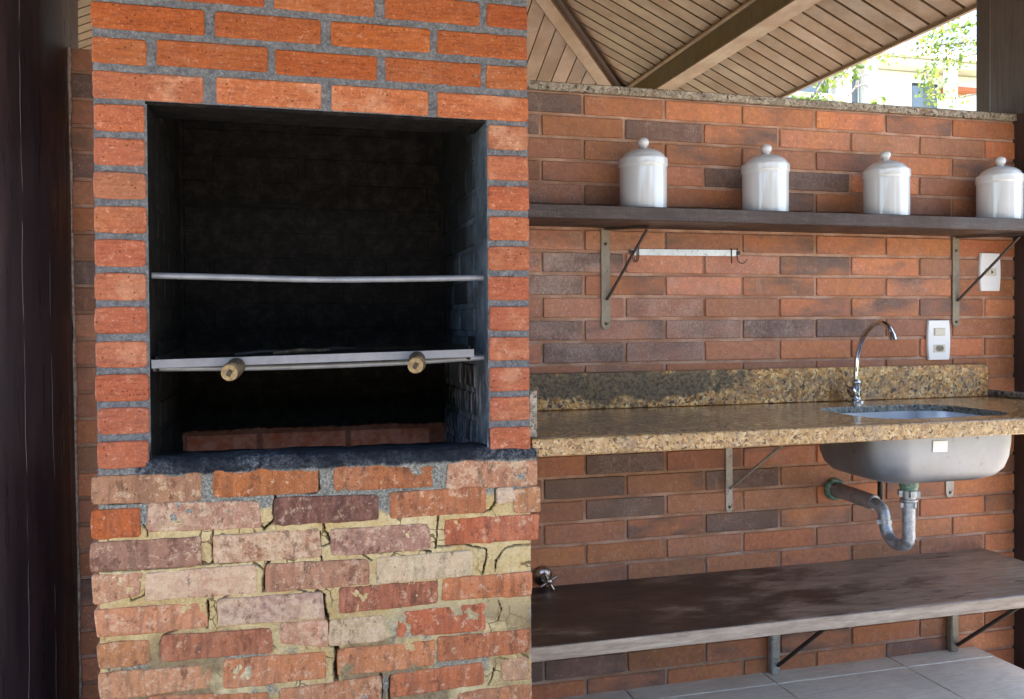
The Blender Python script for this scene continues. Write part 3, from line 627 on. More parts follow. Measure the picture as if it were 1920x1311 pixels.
# headers on both jambs
JC = [(180, 100, 58), (174, 98, 62), (168, 104, 68), (172, 98, 58), (172, 94, 58), (176, 102, 64), (170, 92, 56), (174, 98, 62), (172, 90, 52), (170, 94, 60), (176, 96, 58)]
for i in range(11):
    zt, zb = zj(i)-.0066, zj(i+1)+.0066
    up_brick(XL+RND.uniform(-.001, .003), OX0+RND.uniform(-.003, .001), zb+RND.uniform(-.001, .001), zt+RND.uniform(-.001, .001), JC[i], RND.uniform(.1, .4), 0, RND.uniform(-.001, .001), cor=.005)
    up_brick(OX1+RND.uniform(-.0005, .002), XR+RND.uniform(-.002, .001), zb+RND.uniform(-.001, .001), zt+RND.uniform(-.001, .001), JC[(i*3+2) % 11], RND.uniform(.2, .6), 0, RND.uniform(-.001, .001), cor=.004)
# sooty bricks inside: right jamb, left jamb, back
def inner(name, x, y, z, w_, h_, rz, mat, clay=0.0):
    me = slip_me(w_, h_, .012, .003); b = link(name, me, mat, bbq, (x, y, z)); b.rotation_euler = (0, 0, rz); b['clay'] = clay; b['char'] = RND.choice([.15, .5, .75, .9]) if rz < -1 else 0.0
    b.color = (1, 1, 1, 1)
for i in range(-2, 12):
    z = (zj(i)+zj(i+1))/2
    for j in range(3):
        y0 = DG+.115+(j-.5*(i % 2))*.158; y1 = y0+.146
        y0, y1 = max(y0, DG+.115), min(y1, 2.2)
        if y1-y0 < .03: continue
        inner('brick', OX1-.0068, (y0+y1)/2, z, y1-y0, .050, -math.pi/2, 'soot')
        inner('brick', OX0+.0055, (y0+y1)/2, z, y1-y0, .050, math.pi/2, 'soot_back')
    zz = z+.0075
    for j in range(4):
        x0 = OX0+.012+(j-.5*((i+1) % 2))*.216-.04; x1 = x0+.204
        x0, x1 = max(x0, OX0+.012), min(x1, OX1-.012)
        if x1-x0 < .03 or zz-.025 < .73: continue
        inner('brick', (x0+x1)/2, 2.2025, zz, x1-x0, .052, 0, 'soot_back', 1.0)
box('firebox_floor', OX0-.002, OX1+.002, DG+.11, 2.204, .7355, .742, 'soot_back', bbq, bev=.001)
# sooty sill
sv, sf = [], []
N = 90; prof = [(.775, -.0005), (.786, -.004), (.797, -.0045), (.8055, .002), (.8085, .016), (.808, .06), (.806, .112), (.74, .114)]
for i in range(N+1):
    x = OX0-.006+(XR+.012-OX0+.006)*i/N
    for k, (z, y) in enumerate(prof):
        nz_ = float(fbm(x*24, k*3.1, 77))*.006; ny_ = float(fbm(x*24, k*2.3+40, 78))*.005
        sl_ = -.006*(i/N)
        if x > OX1-.004: y = min(y, .012)
        sv.append((x, DG+y+ny_, z+nz_+sl_))
m = len(prof)
for i in range(N):
    for k in range(m-1):
        q = i*m+k; sf.append((q, q+m, q+m+1, q+1))
link('sill', pyd(sv, sf, True), 'mortar', bbq)
# weathered lower courses, traced in the photograph
LOW = [ # corners, colour, lime, dirt, sink
 ('a', [(205, 155), (765, 135), (765, 270), (205, 290)], (176, 120, 92), .35, .3), ('a', [(838, 122), (1375, 100), (1378, 228), (838, 252)], (184, 104, 60), .1, .3),
 ('b', [(190, 105), (695, 80), (698, 195), (190, 220)], (180, 104, 66), .1, .45), ('b', [(785, 75), (1240, 70), (1240, 190), (778, 212)], (190, 126, 98), .6, .2),
 ('a', [(205, 330), (445, 318), (447, 455), (205, 470)], (190, 92, 44), .0, .3), ('a', [(500, 295), (1070, 285), (1080, 410), (497, 432)], (190, 132, 112), .65, .35),
 ('x', [(1160, 265), (410, 250), (410, 370), (1155, 398)], (150, 98, 86), .25, .85), ('b', [(480, 240), (970, 205), (970, 332), (480, 362)], (188, 110, 74), .3, .2),
 ('b', [(1120, 222), (1255, 205), (1255, 330), (1130, 335)], (196, 128, 90), .4, .1), ('b', [(1040, 214), (1112, 210), (1128, 275), (1040, 290)], (206, 170, 158), .7, .0),
 ('a', [(200, 500), (768, 470), (770, 608), (200, 638)], (168, 116, 98), .35, .4), ('a', [(840, 465), (1385, 430), (1390, 565), (845, 598)], (180, 112, 84), .85, .4),
 ('b', [(172, 430), (675, 403), (680, 525), (175, 557)], (178, 122, 106), .55, .3), ('b', [(770, 380), (1250, 350), (1245, 472), (770, 500)], (192, 98, 64), .15, .25),
 ('a', [(207, 670), (465, 655), (440, 765), (215, 812)], (206, 140, 108), .35, .1), ('a', [(485, 660), (1050, 615), (1052, 752), (490, 790)], (204, 142, 118), .95, .1),
 ('x', [(1115, 612), (360, 585), (365, 705), (1115, 745)], (186, 124, 98), .3, .3), ('b', [(415, 580), (898, 538), (900, 660), (412, 705)], (212, 178, 146), .8, .05),
 ('a', [(222, 850), (790, 815), (805, 930), (232, 985)], (214, 136, 100), .35, .05), ('a', [(862, 795), (1400, 758), (1410, 885), (868, 925)], (184, 134, 122), .75, .2),
 ('b', [(215, 735), (720, 698), (722, 805), (215, 860)], (186, 106, 78), .2, .5), ('b', [(755, 690), (1215, 650), (1210, 765), (755, 790)], (204, 116, 74), .2, .1),
 ('a', [(235, 1030), (495, 1005), (495, 1120), (250, 1150)], (200, 126, 84), .2, .15), ('a', [(570, 985), (1130, 948), (1135, 1060), (560, 1110)], (184, 108, 78), .1, .3),
 ('a', [(1185, 920), (1425, 905), (1430, 1035), (1195, 1010)], (214, 140, 112), .7, .05), ('b', [(165, 905), (440, 880), (445, 1000), (165, 1030)], (206, 164, 130), .85, .1),
 ('b', [(520, 865), (970, 815), (970, 950), (520, 982)], (206, 108, 72), .2, .25),
 ('a', [(240, 1185), (465, 1160), (480, 1290), (250, 1315)], (208, 136, 98), .3, .05), ('a', [(478, 1165), (815, 1138), (820, 1245), (490, 1285)], (212, 140, 102), .4, .05),
 ('a', [(895, 1110), (1415, 1068), (1418, 1195), (890, 1250)], (208, 126, 86), .25, .1), ('b', [(210, 1055), (705, 1010), (705, 1130), (210, 1185)], (212, 128, 86), .25, .1),
 ('b', [(728, 995), (1205, 950), (1200, 1060), (728, 1112)], (198, 112, 74), .2, .3),
 ('a', [(505, 1300), (1115, 1285), (1115, 1400), (505, 1425)], (204, 122, 82), .3, .1), ('x', [(1185, 1265), (425, 1195), (425, 1320), (1185, 1385)], (206, 130, 92), .45, .1),
 ('b', [(485, 1190), (960, 1122), (960, 1225), (485, 1300)], (204, 112, 74), .2, .15), ('b', [(1060, 1120), (1190, 1095), (1210, 1200), (1065, 1210)], (214, 150, 114), .45, .05),
 ('b', [(835, 1285), (1210, 1235), (1210, 1350), (835, 1405)], (206, 128, 88), .3, .1)]
for cf, q, col, lime, dirt in LOW:
    if cf == 'x': P = [crop_a(q[0]), crop_b(q[1]), crop_b(q[2]), crop_a(q[3])]
    else: P = [(crop_a if cf == 'a' else crop_b)(p) for p in q]
    c4 = [onY(*p, DG) for p in P]
    gx_ = .0028
    c4 = [(c4[0][0]-gx_, c4[0][1]+gx_), (c4[1][0]+gx_, c4[1][1]+gx_), (c4[2][0]+gx_, c4[2][1]-gx_), (c4[3][0]-gx_, c4[3][1]-gx_)]
    up_brick(0, 0, 0, 0, col, lime, 0, RND.uniform(-.0028, -.0006), mat='old_brick', c4=c4, chip=.0026, rr=.0016, dirt=dirt, relief=.0016, cor=.0045)
for r, zc_ in enumerate([.245, .183, .121, .059]):      # below the frame, down to the floor
    x = XL+(0 if r % 2 else -.11)
    while x < XR-.03:
        x0, x1 = max(x, XL), min(x+.205, XR)
        if x1-x0 > .04: up_brick(x0, x1, zc_-.025, zc_+.025, RND.choice([(206, 130, 92), (196, 114, 76), (186, 124, 100)]), RND.uniform(.2, .7), 0, RND.uniform(-.003, .001), mat='old_brick', chip=.005, dirt=RND.uniform(0, .4), relief=.002)
        x += .222
# ochre clay patches standing in for lost bricks at the right corner are part of the mortar sheet; pipe bars across the mouth
tube('support_bar', [(OX0-.01, 1.752, 1.1525), (-.1, 1.752, 1.150), (.06, 1.752, 1.147), (.22, 1.752, 1.149), (OX1+.002, 1.752, 1.1535)], .0062, 'grey_bar', bbq, 14, 6)
tube('support_bar', [(OX0-.01, 1.752, .9755), (-.05, 1.752, .9735), (.2, 1.752, .9775), (OX1+.002, 1.752, .9865)], .0058, 'grey_bar', bbq, 14, 6)

# ================================================================== CHARCOAL TRAY with wooden handles
tray = thing('charcoal_tray', (.065, 1.9, .98), 'tilted black charcoal tray with flat grey front bar and two wooden handle stubs', 'tray')
sweep_box('front_bar', (-.2435, 1.722, .9845), (.3735, 1.722, .9965), .004, .0165, 'flat_bar', tray, bev=.0006)
sweep_box('pan', (-.235, 1.95, .984), (.365, 1.95, .996), .44, .004, 'black_iron', tray, bev=.0006)
sweep_box('side_rail', (-.2355, 1.725, .984), (-.2355, 2.17, .992), .003, .028, 'black_iron', tray)
sweep_box('side_rail', (.3655, 1.725, .997), (.3655, 2.17, 1.004), .003, .028, 'black_iron', tray)
for x, z in ((-.0955, .9735), (.2515, .9805)):
    me = tube_me([(0, .034, .002), (0, .026, .002), (0, 0, 0), (0, -.018, 0), (0, -.022, 0)], [.012, .0165, .0168, .0172, .0155], 20)
    hnd = link('handle', me, 'handle_bark', tray, (x, 1.69, z)); hnd.rotation_euler = (.12, 0, -.15)
    e = lathe_me([(.0148, 0), (.0152, .0008), (.0125, .0016), (.0095, .0010), (.0035, .0012), (0, .0006)], 20, '-Y')
    end = link('cut_end', e, 'cut_wood', hnd, (x-.0032, 1.668, z-.0028)); end.rotation_euler = (0, 0, 0)
    bt = box_me(.008, .004, .013, .001); b_ = link('bolt', bt, 'dark_iron', hnd, (x-.0033, 1.6665, z-.003)); b_.rotation_euler = (0, .5, 0)
# charred sticks and ash lumps on the pan
for k in range(3):
    x = -.10+k*.075; me = tube_me([(0, 0, 0), (.05, .02, .004), (.11, .03, .003)], [.003, .0045, .002], 7)
    o = link('charred_stick', me, 'black_iron' if k != 1 else 'handle_bark', None, (x, 1.80+.03*(k % 3), .9975+.0013*k)); o.rotation_euler = (0, -.02, RND.uniform(-.6, .6))
    tag(o, ['thin black charred stick lying leftmost on the charcoal tray', 'brownish half-burnt stick in the middle of the charcoal tray', 'thin black charred stick lying rightmost on the charcoal tray'][k], 'stick', 'charred sticks on the tray')

# ================================================================== GRANITE COUNTER
ZC = .8147; CYF = 1.716; CX0, CX1 = .4955, 2.222; CT = .0385; TS = .017
SX, SY, SHW, SHD, SR = 1.632, 1.958, .215, .156, .09     # sink centre, half sizes, corner radius
counter = thing('granite_counter', (1.35, 2.0, ZC-CT), 'polished yellow-brown granite counter with mould-stained backsplash beside the barbecue', 'counter')
def rrect(hw, hd, r, n=10):
    out = []
    for cx, cy, a0 in ((hw-r, hd-r, 0), (-hw+r, hd-r, 90), (-hw+r, -hd+r, 180), (hw-r, -hd+r, 270)):
        for k in range(n+1):
            a = math.radians(a0+90*k/n); out.append((cx+r*math.cos(a), cy+r*math.sin(a)))
    return out
inn = rrect(SHW, SHD, SR, 12)
corners = [(CX0, CYF+.0243), (CX1, CYF+.0243), (CX1, W-.004), (CX0, W-.004)]
bm = bmesh.new()
def ring_at(z):
    return [bm.verts.new((SX+p[0], SY+p[1], z)) for p in inn], [bm.verts.new((c[0], c[1], z)) for c in corners]
it, ot = ring_at(ZC-.0015); ib, ob = ring_at(ZC-TS)
it2 = [bm.verts.new((SX+p[0]*1.008, SY+p[1]*1.010, ZC)) for p in inn]
b_ = .003; ot2 = [bm.verts.new((x, y, ZC)) for x, y in ((CX0, CYF+.0243), (CX1, CYF+.0243), (CX1, W-.004), (CX0, W-.004))]
for v in ot: v.co.z = ZC-.0008
n_ = len(inn)
def fill_ring(iv, ov):
    loop = []
    es = []
    for L in (iv, ov):
        for k in range(len(L)): es.append(bm.edges.new((L[k], L[(k+1) % len(L)])))
    bmesh.ops.triangle_fill(bm, edges=es, use_beauty=True)
fill_ring(it2, ot2); fill_ring(ib, ob)
for k in range(n_):
    l = (k+1) % n_
    f = bm.faces.new((it2[k], it2[l], it[l], it[k])); f.material_index = 2
    f = bm.faces.new((it[k], it[l], ib[l], ib[k])); f.material_index = 2
for k in range(4):
    l = (k+1) % 4
    f = bm.faces.new((ot2[k], ot2[l], ot[l], ot[k])); f.material_index = 1
    f = bm.faces.new((ot[k], ot[l], ob[l], ob[k])); f.material_index = 1
me = bm_mesh(bm); 
for nm in ('granite', 'granite_edge', 'granite_rim'): me.materials.append(MAT[nm])
link('slab', me, None, counter)
box('apron', CX0, CX1, CYF, CYF+.0240, ZC-CT, ZC-.0002, 'granite_edge', counter, bev=.003)
box('backsplash', .512, 2.188, W-.024, W-.0035, ZC+.001, ZC+.104, 'granite_stained', counter, bev=.002)
box('side_splash', .494, .512, 1.733, W-.005, ZC+.001, ZC+.1, 'granite_grey', counter, bev=.002)
box('end_lip', 2.196, 2.220, 1.75, W-.006, ZC+.001, ZC+.020, 'granite_rim', counter, bev=.004)
def bracket(parent, x, zt, zl, xe, ye, zbr, mat, mbr, wd=.026, top=True, yb=W-.0025, zbe=None, thick=.004):
    """wall plate, arm under the board and diagonal brace ending at (xe,ye)"""
    n = 7; poly = [(x-wd/2, zt), (x+wd/2, zt)]+[(x+wd/2*math.cos(a), zl+wd/2-wd/2*math.sin(a)) for a in np.linspace(0, math.pi, n)]
    br = prism('bracket', poly[::-1], yb-thick, yb, mat, parent, .0008)
    dv = Vector((xe-x, ye-yb, 0))
    sweep_box('arm', (x, yb-.003, zt-.0035), (xe, ye, zt-.0035), wd*.75, .004, mbr, br, bev=.0005)
    tube('brace', [(x+.002, yb-thick-.003, zbr), (xe-dv.x*.04, ye-dv.y*.04, (zbe or zt)-.009)], .0042, mbr, br, 8)
    for zz in (zt-.045, zl+.016):
        link('screw', lathe_me([(.0046, 0), (.0046, .0012), (.003, .0022), (0, .0024)], 12, '-Y'), 'dark_iron', br, (x, yb-thick, zz))
    return br
bracket(counter, 1.271, ZC-TS-.001, .493, 1.271, 1.90, .565, 'bracket_pale', 'bracket_pale', .022)
bracket(counter, 2.056, ZC-TS-.001, .492, 2.056, 1.95, .565, 'bracket_pale', 'bracket_pale', .030)

# ================================================================== SINK
sink = thing('sink', (SX, SY, ZC-CT), 'stainless steel sink bowl set under the granite counter', 'sink')
zs = ZC-TS-.0015
def bowl(off):
    R = []
    for t, z, in ((1.0, 0), (1.0, -.012), (.995, -.052), (.975, -.09), (.93, -.118), (.84, -.139), (.68, -.151), (.45, -.156), (.18, -.159)):
        R.append(([(p[0]*t*(1+off/SHW), p[1]*t*(1+off/SHD)) for p in rrect(SHW+.004, SHD+.004, SR, 12)], zs+z-off*.9))
    return R
def rings_me(R, flip=False, cap=True):
    vs_, fs_ = [], []
    for P, z in R: vs_ += [(p[0], p[1], z-zs) for p in P]
    n = len(R[0][0])
    for i in range(len(R)-1):
        for k in range(n):
            a, b = i*n+k, i*n+(k+1) % n; q = (a, b, b+n, a+n); fs_.append(q if flip else q[::-1])
    if cap: fs_.append(tuple(range((len(R)-1)*n, len(R)*n))[::(1 if flip else -1)])
    return pyd(vs_, fs_, True)
Ro = bowl(.003); fl = [(([(p[0]*1.05, p[1]*1.07) for p in Ro[0][0]]), zs-.0005), (([(p[0]*1.05, p[1]*1.07) for p in Ro[0][0]]), zs-.0022)]
link('bowl_outside', rings_me(fl+[(Ro[0][0], zs-.003)]+Ro[1:]), 'stainless', sink, (SX, SY, zs))
link('bowl_inside', rings_me(bowl(0), True), 'steel_inside', sink, (SX, SY, zs))
sx_, sz_ = onY(1757, 836, SY-SHD*.98)
st = box_me(.044, .0008, .028, .0003); st = link('sticker', st, 'plastic_white', sink, (sx_, SY-SHD-.0078, sz_)); st.rotation_euler = (.03, .02, 0)
link('drain_cup', lathe_me([(0, 0), (.03, 0), (.042, .004), (.042, .007), (0, .006)], 24), 'chrome', sink, (1.63, SY, zs-.158))

# ================================================================== DRAIN PIPE
dp = thing('drain_trap', (1.63, 2.05, .43), 'grey galvanised drain trap under the sink running into a green wall flange', 'drain pipe')
link('wall_flange', lathe_me([(.0, .0), (.034, 0), (.0345, .012), (.031, .018), (.026, .020), (.024, .012), (0, .012)], 36, '-Y'), 'green_pvc', dp, (1.63, W-.001, .542))
tube('wall_pipe', [(1.63, W-.004, .542), (1.63, 2.2, .541), (1.63, 2.107, .537)], .0225, 'old_pipe', dp, 24)
tube('trap_bend', [(1.63, 2.135, .5385), (1.63, 2.098, .536), (1.63, 2.074, .526), (1.63, 2.064, .508), (1.63, 2.063, .492), (1.63, 2.060, .478), (1.63, 2.049, .458), (1.63, 2.03, .445), (1.63, 2.008, .441), (1.63, 1.986, .4445), (1.63, 1.970, .458), (1.63, 1.966, .480), (1.63, 1.966, .50)], .0165, 'galvanised', dp, 24, 5)
tube('riser', [(1.63, 1.966, .468), (1.63, 1.966, .60)], .0168, 'galvanised', dp, 24)
tube('pipe_end', [(1.63, 2.128, .538), (1.63, 2.104, .5368)], .0195, 'galvanised', dp, 24)
def nut(name, z, r, h, mat, ears=3, y=1.966):
    n = 36; pr = []
    for k in range(n):
        a = 2*math.pi*k/n; e = 1+.30*max(0, math.cos(ears*a))**14
        pr.append((r*e*math.cos(a), r*e*math.sin(a)))
    vs_ = [(p[0], p[1], 0) for p in pr]+[(p[0], p[1], h) for p in pr]; fs_ = [(k, (k+1) % n, n+(k+1) % n, n+k) for k in range(n)]+[tuple(range(n))[::-1], tuple(range(n, 2*n))]
    return link(name, autosmooth(pyd(vs_, fs_, True), 35), mat, dp, (1.63, y, z))
nut('collar', .553, .0195, .013, 'galvanised', 4); nut('collar', .583, .0235, .016, 'galvanised', 6); nut('collar', .487, .0195, .012, 'galvanised', 2, 2.064)
link('neck', lathe_me([(.018, 0), (.0225, .002), (.0225, .007), (.018, .0085), (.018, .018)], 28), 'galvanised', dp, (1.63, 1.966, .568))
link('green_tailpiece', lathe_me([(0, 0), (.0215, 0), (.0225, .004), (.0225, .009), (.025, .010), (.025, .027), (0, .027)], 28), 'green_pvc', dp, (1.63, 1.966, .599))
link('yellow_seal', box_me(.058, .058, .006, .001), 'yellow_seal', dp, (1.634, 1.966, .6295))
hose = tube('faucet_hose', [(1.70, 2.235, ZC-TS-.002), (1.735, 2.235, .70), (1.746, 2.232, .60), (1.748, 2.232, .54), (1.752, 2.245, .512), (1.755, W-.001, .50)], .0085, 'black_rubber', None, 12, 6)
tag(hose, 'black flexible hose hanging behind the sink bowl above the drain pipe', 'hose')

# ================================================================== FAUCET
fc = thing('faucet', (1.668, 2.237, ZC), 'chrome gooseneck faucet with angled side handle on the granite counter', 'faucet')
link('base', lathe_me([(0, 0), (.0235, 0), (.0235, .003), (.019, .006), (.0145, .008), (.0135, .03), (.0125, .055), (.0138, .057), (.0138, .062), (.011, .066), (.0095, .068), (0, .068)], 28), 'chrome', fc, (1.668, 2.237, ZC+.0005))
tube('spout', [(1.668, 2.237, ZC+.06), (1.667, 2.237, .902), (1.669, 2.233, .955), (1.673, 2.216, 1.005), (1.676, 2.188, 1.037), (1.680, 2.158, 1.053), (1.683, 2.13, 1.051), (1.685, 2.112, 1.038), (1.687, 2.103, 1.021)], .0078, 'chrome', fc, 18, 6)
tube('aerator', [(1.6865, 2.105, 1.0245), (1.687, 2.1015, 1.0165), (1.6875, 2.098, 1.0035), (1.6875, 2.0978, 1.0025)], [.0092, .0105, .0112, .009], 'chrome', fc, 18)
tube('valve_stem', [(1.667, 2.236, .829), (1.650, 2.226, .841), (1.634, 2.217, .8525), (1.631, 2.215, .8545)], [.012, .0128, .0128, .010], 'chrome', fc, 18)
hx = Vector((1.629, 2.214, .856)); ax = Vector((-.72, -.45, .5)).normalized(); e1 = ax.orthogonal().normalized(); e2 = ax.cross(e1)
tube('handle_bar', [hx+(e1+e2*.3)*.019, hx-(e1+e2*.3)*.019], .0045, 'chrome', fc, 10)

# ================================================================== UPPER SHELF
ZS0, ZS1, YS = 1.3294, 1.3657, 2.1083
shelf = thing('wall_shelf', (1.5, 2.2, ZS0), 'dark brown wooden wall shelf on splayed iron brackets', 'shelf')
box('board', .500, 2.305, YS, W-.004, ZS0, ZS1, 'shelf_wood', shelf, bev=.002)
bracket(shelf, .883, ZS0-.001, 1.04, .982, 2.215, 1.124, 'bracket_metal', 'dark_iron', .027)
bracket(shelf, 2.08, ZS0-.001, 1.039, 2.212, 2.165, 1.122, 'bracket_metal', 'dark_iron', .026)
# canisters
prof_b = [(0, 0), (.0715, 0), (.0735, .002), (.07365, .0032), (.0737, .006), (.0738, .06), (.0738, .112), (.0738, .1165), (.0740, .1180), (.0760, .1202), (.0766, .1222), (.0768, .1245), (.0768, .137), (.0766, .1395), (.0755, .1425), (.0715, .1435), (.0695, .142), (.0690, .02), (0, .018)]
prof_l = [(0, .141), (.0665, .141), (.0690, .1436), (.0680, .1475), (.062, .1555), (.050, .1635), (.035, .1695), (.022, .1725), (.013, .1735), (0, .1735)]
prof_k = [(0, .171), (.0115, .171), (.0105, .1745), (.0125, .1785), (.0165, .183), (.0185, .1895), (.0165, .1965), (.0105, .2015), (0, .2035)]
sq = lambda P: [(r*.885, z) for r, z in P]
mb, ml, mk = lathe_me(sq(prof_b), 64), lathe_me(sq(prof_l), 64), lathe_me(sq(prof_k), 40)
CL = ['white glazed lidded canister nearest the barbecue on the dark shelf', 'white glazed lidded canister second from the barbecue on the dark shelf',
      'white glazed lidded canister third from the barbecue, above the faucet', 'white glazed lidded canister farthest from the barbecue, at the shelf end by the post']
for k, (px, py) in enumerate(((1206, 388), (1435, 396), (1662, 402), (1874, 408))):
    v = ray(px, py); v = v*((YS+.091)/v.y)
    can = thing('canister', (v.x, YS+.091, ZS1+.0006), CL[k], 'canister', 'white canisters on the shelf')
    bd = link('body', mb, 'ceramic', can, can.location); ld = link('lid', ml, 'ceramic', can, can.location); kb = link('knob', mk, 'ceramic', ld, can.location)
    bd.rotation_euler = (0, 0, k*.9); ld.rotation_euler = ((-.012, .008, .015, -.006)[k], (.010, -.014, .004, .012)[k], k*1.7)

# ================================================================== HOOK RAIL
rail = thing('hook_rail', (1.13, W-.008, 1.25), 'narrow shiny metal hook rail screwed to the brick wall under the shelf', 'hook rail')
poly = [(.968, 1.2525), (1.30, 1.2545), (1.307, 1.2575), (1.309, 1.2635), (1.307, 1.2695), (1.30, 1.2725), (.968, 1.2705), (.961, 1.2685), (.959, 1.2615), (.961, 1.2545)]
prism('strip', poly, W-.0085, W-.006, 'rail_metal', rail, .0004)
for x, z in ((.966, 1.2615), (1.302, 1.2635)):
    link('screw', lathe_me([(.007, 0), (.0068, .0012), (.003, .002), (0, .0021)], 14, '-Y'), 'dark_iron', rail, (x, W-.0084, z))
    box('spacer', x-.005, x+.005, W-.006, W-.0016, z-.006, z+.006, 'dark_iron', rail, bev=.0005)
for x, s in ((.978, -1), (.983, -1), (1.279, -.4), (1.298, 1)):
    tube('hook', [(x, W-.0055, 1.276), (x, W-.0098, 1.276), (x, W-.0105, 1.262), (x, W-.0105, 1.246), (x+s*.004, W-.013, 1.236), (x+s*.012, W-.020, 1.2325), (x+s*.019, W-.026, 1.238), (x+s*.022, W-.028, 1.246)], .0013, 'dark_iron', rail, 7, 4)

# ================================================================== SWITCH PLATES
def plate(name, x0, x1, z0, z1, label, mods):
    t = thing(name, ((x0+x1)/2, W-.006, z0), label, 'wall socket')
    bow = .0045; L = []
    for k in range(9):
        u = k/8; L.append((x1-bow+bow*4*u*(1-u), z0+(z1-z0)*u))
    for k in range(9):
        u = k/8; L.append((x0+bow-bow*4*u*(1-u), z1-(z1-z0)*u))
    pl_ = prism('cover', L, W-.0105, W-.0016, 'plastic_white', t, .0018)
    for kind, zc_ in mods:
        xc = (x0+x1)/2
        m = box('module', xc-.0215, xc+.0215, W-.0122, W-.010, zc_-.0125, zc_+.0125, 'plastic_ivory', t, bev=.0006)
        yf = W-.0122
        if kind == 'switch':
            box('rocker', xc-.0195, xc+.0195, yf-.0022, yf+.001, zc_-.0105, zc_+.0105, 'plastic_ivory', m, bev=.0012)
        elif kind == 'outlet':
            hexa = [(xc+.0165*math.cos(a)*1.0, zc_+.0095*(1 if math.sin(a) > .1 else (-1 if math.sin(a) < -.1 else 0))) for a in [math.radians(q) for q in (0, 50, 130, 180, 230, 310)]]
            prism('recess', hexa, yf-.0006, yf+.001, 'bracket_metal', m)
            for dx, dz in ((-.007, .001), (0, -.003), (.007, .001)):
                link('pin_hole', lathe_me([(0, 0), (.0024, 0), (.0022, .0006), (0, .0007)], 12, '-Y'), 'socket_dark', m, (xc+dx, yf-.0005, zc_+dz))
        else:
            prism('symbol', [(xc+.001, zc_-.006), (xc+.010, zc_-.001), (xc+.001, zc_+.007)], yf-.0006, yf+.0005, 'socket_dark', m)
    return t
plate('socket_plate', 2.169, 2.251, 1.155, 1.277, 'white wall plate with one small module behind the right shelf bracket', [('tri', 1.216)])
plate('switch_plate', 1.969, 2.055, .935, 1.060, 'white wall plate with a switch above a socket beside the faucet', [('switch', 1.024), ('outlet', .971)])

# ================================================================== GAS VALVE on the wall below the counter
vv = thing('gas_valve', (.694, W-.03, .351), 'small chrome valve with cross handle on the wall beside the barbecue above the bench', 'valve')
link('escutcheon', lathe_me([(0, 0), (.0275, 0), (.0275, .004), (.024, .010), (.016, .014), (.0115, .016), (.0115, .03), (0, .03)], 32, '-Y'), 'dull_chrome', vv, (.690, W-.0015, .351))
tube('stem', [(.690, W-.028, .351), (.690, W-.058, .351), (.690, W-.068, .351), (.690, W-.072, .351)], [.007, .007, .009, .005], 'dull_chrome', vv, 14)
for a in (.5, .5+math.pi/2):
    d = Vector((math.cos(a), 0, math.sin(a)))*.026; c_ = Vector((.690, W-.064, .351))
    tube('handle_bar', [c_-d, c_-d*.7, c_+d*.7, c_+d], [.0052, .004, .004, .0052], 'dull_chrome', vv, 12)

# ================================================================== LOWER BENCH
ZB, YB = .319, 1.8645
bench = thing('wall_bench', (1.35, 2.1, .286), 'low weathered wooden wall bench with dark stained top and pale grey front edge', 'bench')
box('seat_board', .497, 2.186, YB+.003, W-.004, .2875, ZB, 'bench_top', bench, bev=.002)
box('front_edge', .497, 2.187, YB-.004, YB+.0025, .2868, ZB-.0005, 'bench_edge', bench, bev=.0012)
for x in (1.413, 2.058):
    br = box('bracket', x-.0145, x+.0145, W-.028, W-.0025, .0, .2865, 'bracket_pale' if x < 2 else 'bracket_metal', bench, bev=.004)
    tube('brace', [(x+.006, W-.03, .028 if x < 2 else .024), (x, 1.955, .284)], .006, 'dark_iron', br, 8)
    sweep_box('arm', (x, W-.028, .2835), (x, 1.94, .2835), .022, .005, 'dark_iron', br)

# ================================================================== POSTS
lg = thing('log_post', (-.72, 2.29, -.29), 'thick dark varnished log post with fine pale cracks left of the barbecue', 'post')
lv, lf = [], []; NS, NH = 56, 26
for j in range(NH+1):
    z = -.29+3.4*j/NH; r0 = .2215-.0072*(z-.14)/1.6
    for k in range(NS):
        a = 2*math.pi*k/NS; r = r0+float(fbm(math.cos(a)*2.2+5, z*1.1+math.sin(a)*2, 61))*.008
        lv.append((r*math.cos(a), r*math.sin(a), z+.29))
for j in range(NH):
    for k in range(NS):
        a, b = j*NS+k, j*NS+(k+1) % NS; lf.append((a, b, b+NS, a+NS))
lf.append(tuple(range(NS))[::-1]); lf.append(tuple(range(NH*NS, (NH+1)*NS)))
link('trunk', autosmooth(pyd(lv, lf, True), 60), 'log_wood', lg, (-.72, 2.29, -.29))
cp = []
for k in range(60):
    z = .0+1.735*k/59; r0 = .2215-.0072*(z-.14)/1.6; cp.append((-.72+r0+.002+float(vnoise(z*30, 0, 5))*.004, W-.0035, z))
tube('caulk_bead', cp, [.0045+float(vnoise(k*.7, 3, 8))*.004 for k in range(60)], 'caulk', lg, 8)
def post(name, x0, x1, y0, y1, z1, label, z0=-.295):
    me = box_me(x1-x0, y1-y0, z1-z0, .008, 2, base=True, jit=0)
    o = link(name, me, 'post_wood', None, ((x0+x1)/2, (y0+y1)/2, z0)); tag(o, label, 'post'); return o
post('timber_post', 2.3135, 2.50, 2.10, 2.404, 2.30, 'dark square timber post at the right end of the brick wall')
post('timber_post', 2.432, 2.60, 2.42, 2.588, 2.36, 'dark brown timber post rising behind the wall coping at right')
post('timber_post', -.71, -.54, 2.42, 2.58, 2.62, 'brown timber post rising behind the wall beside the log post')

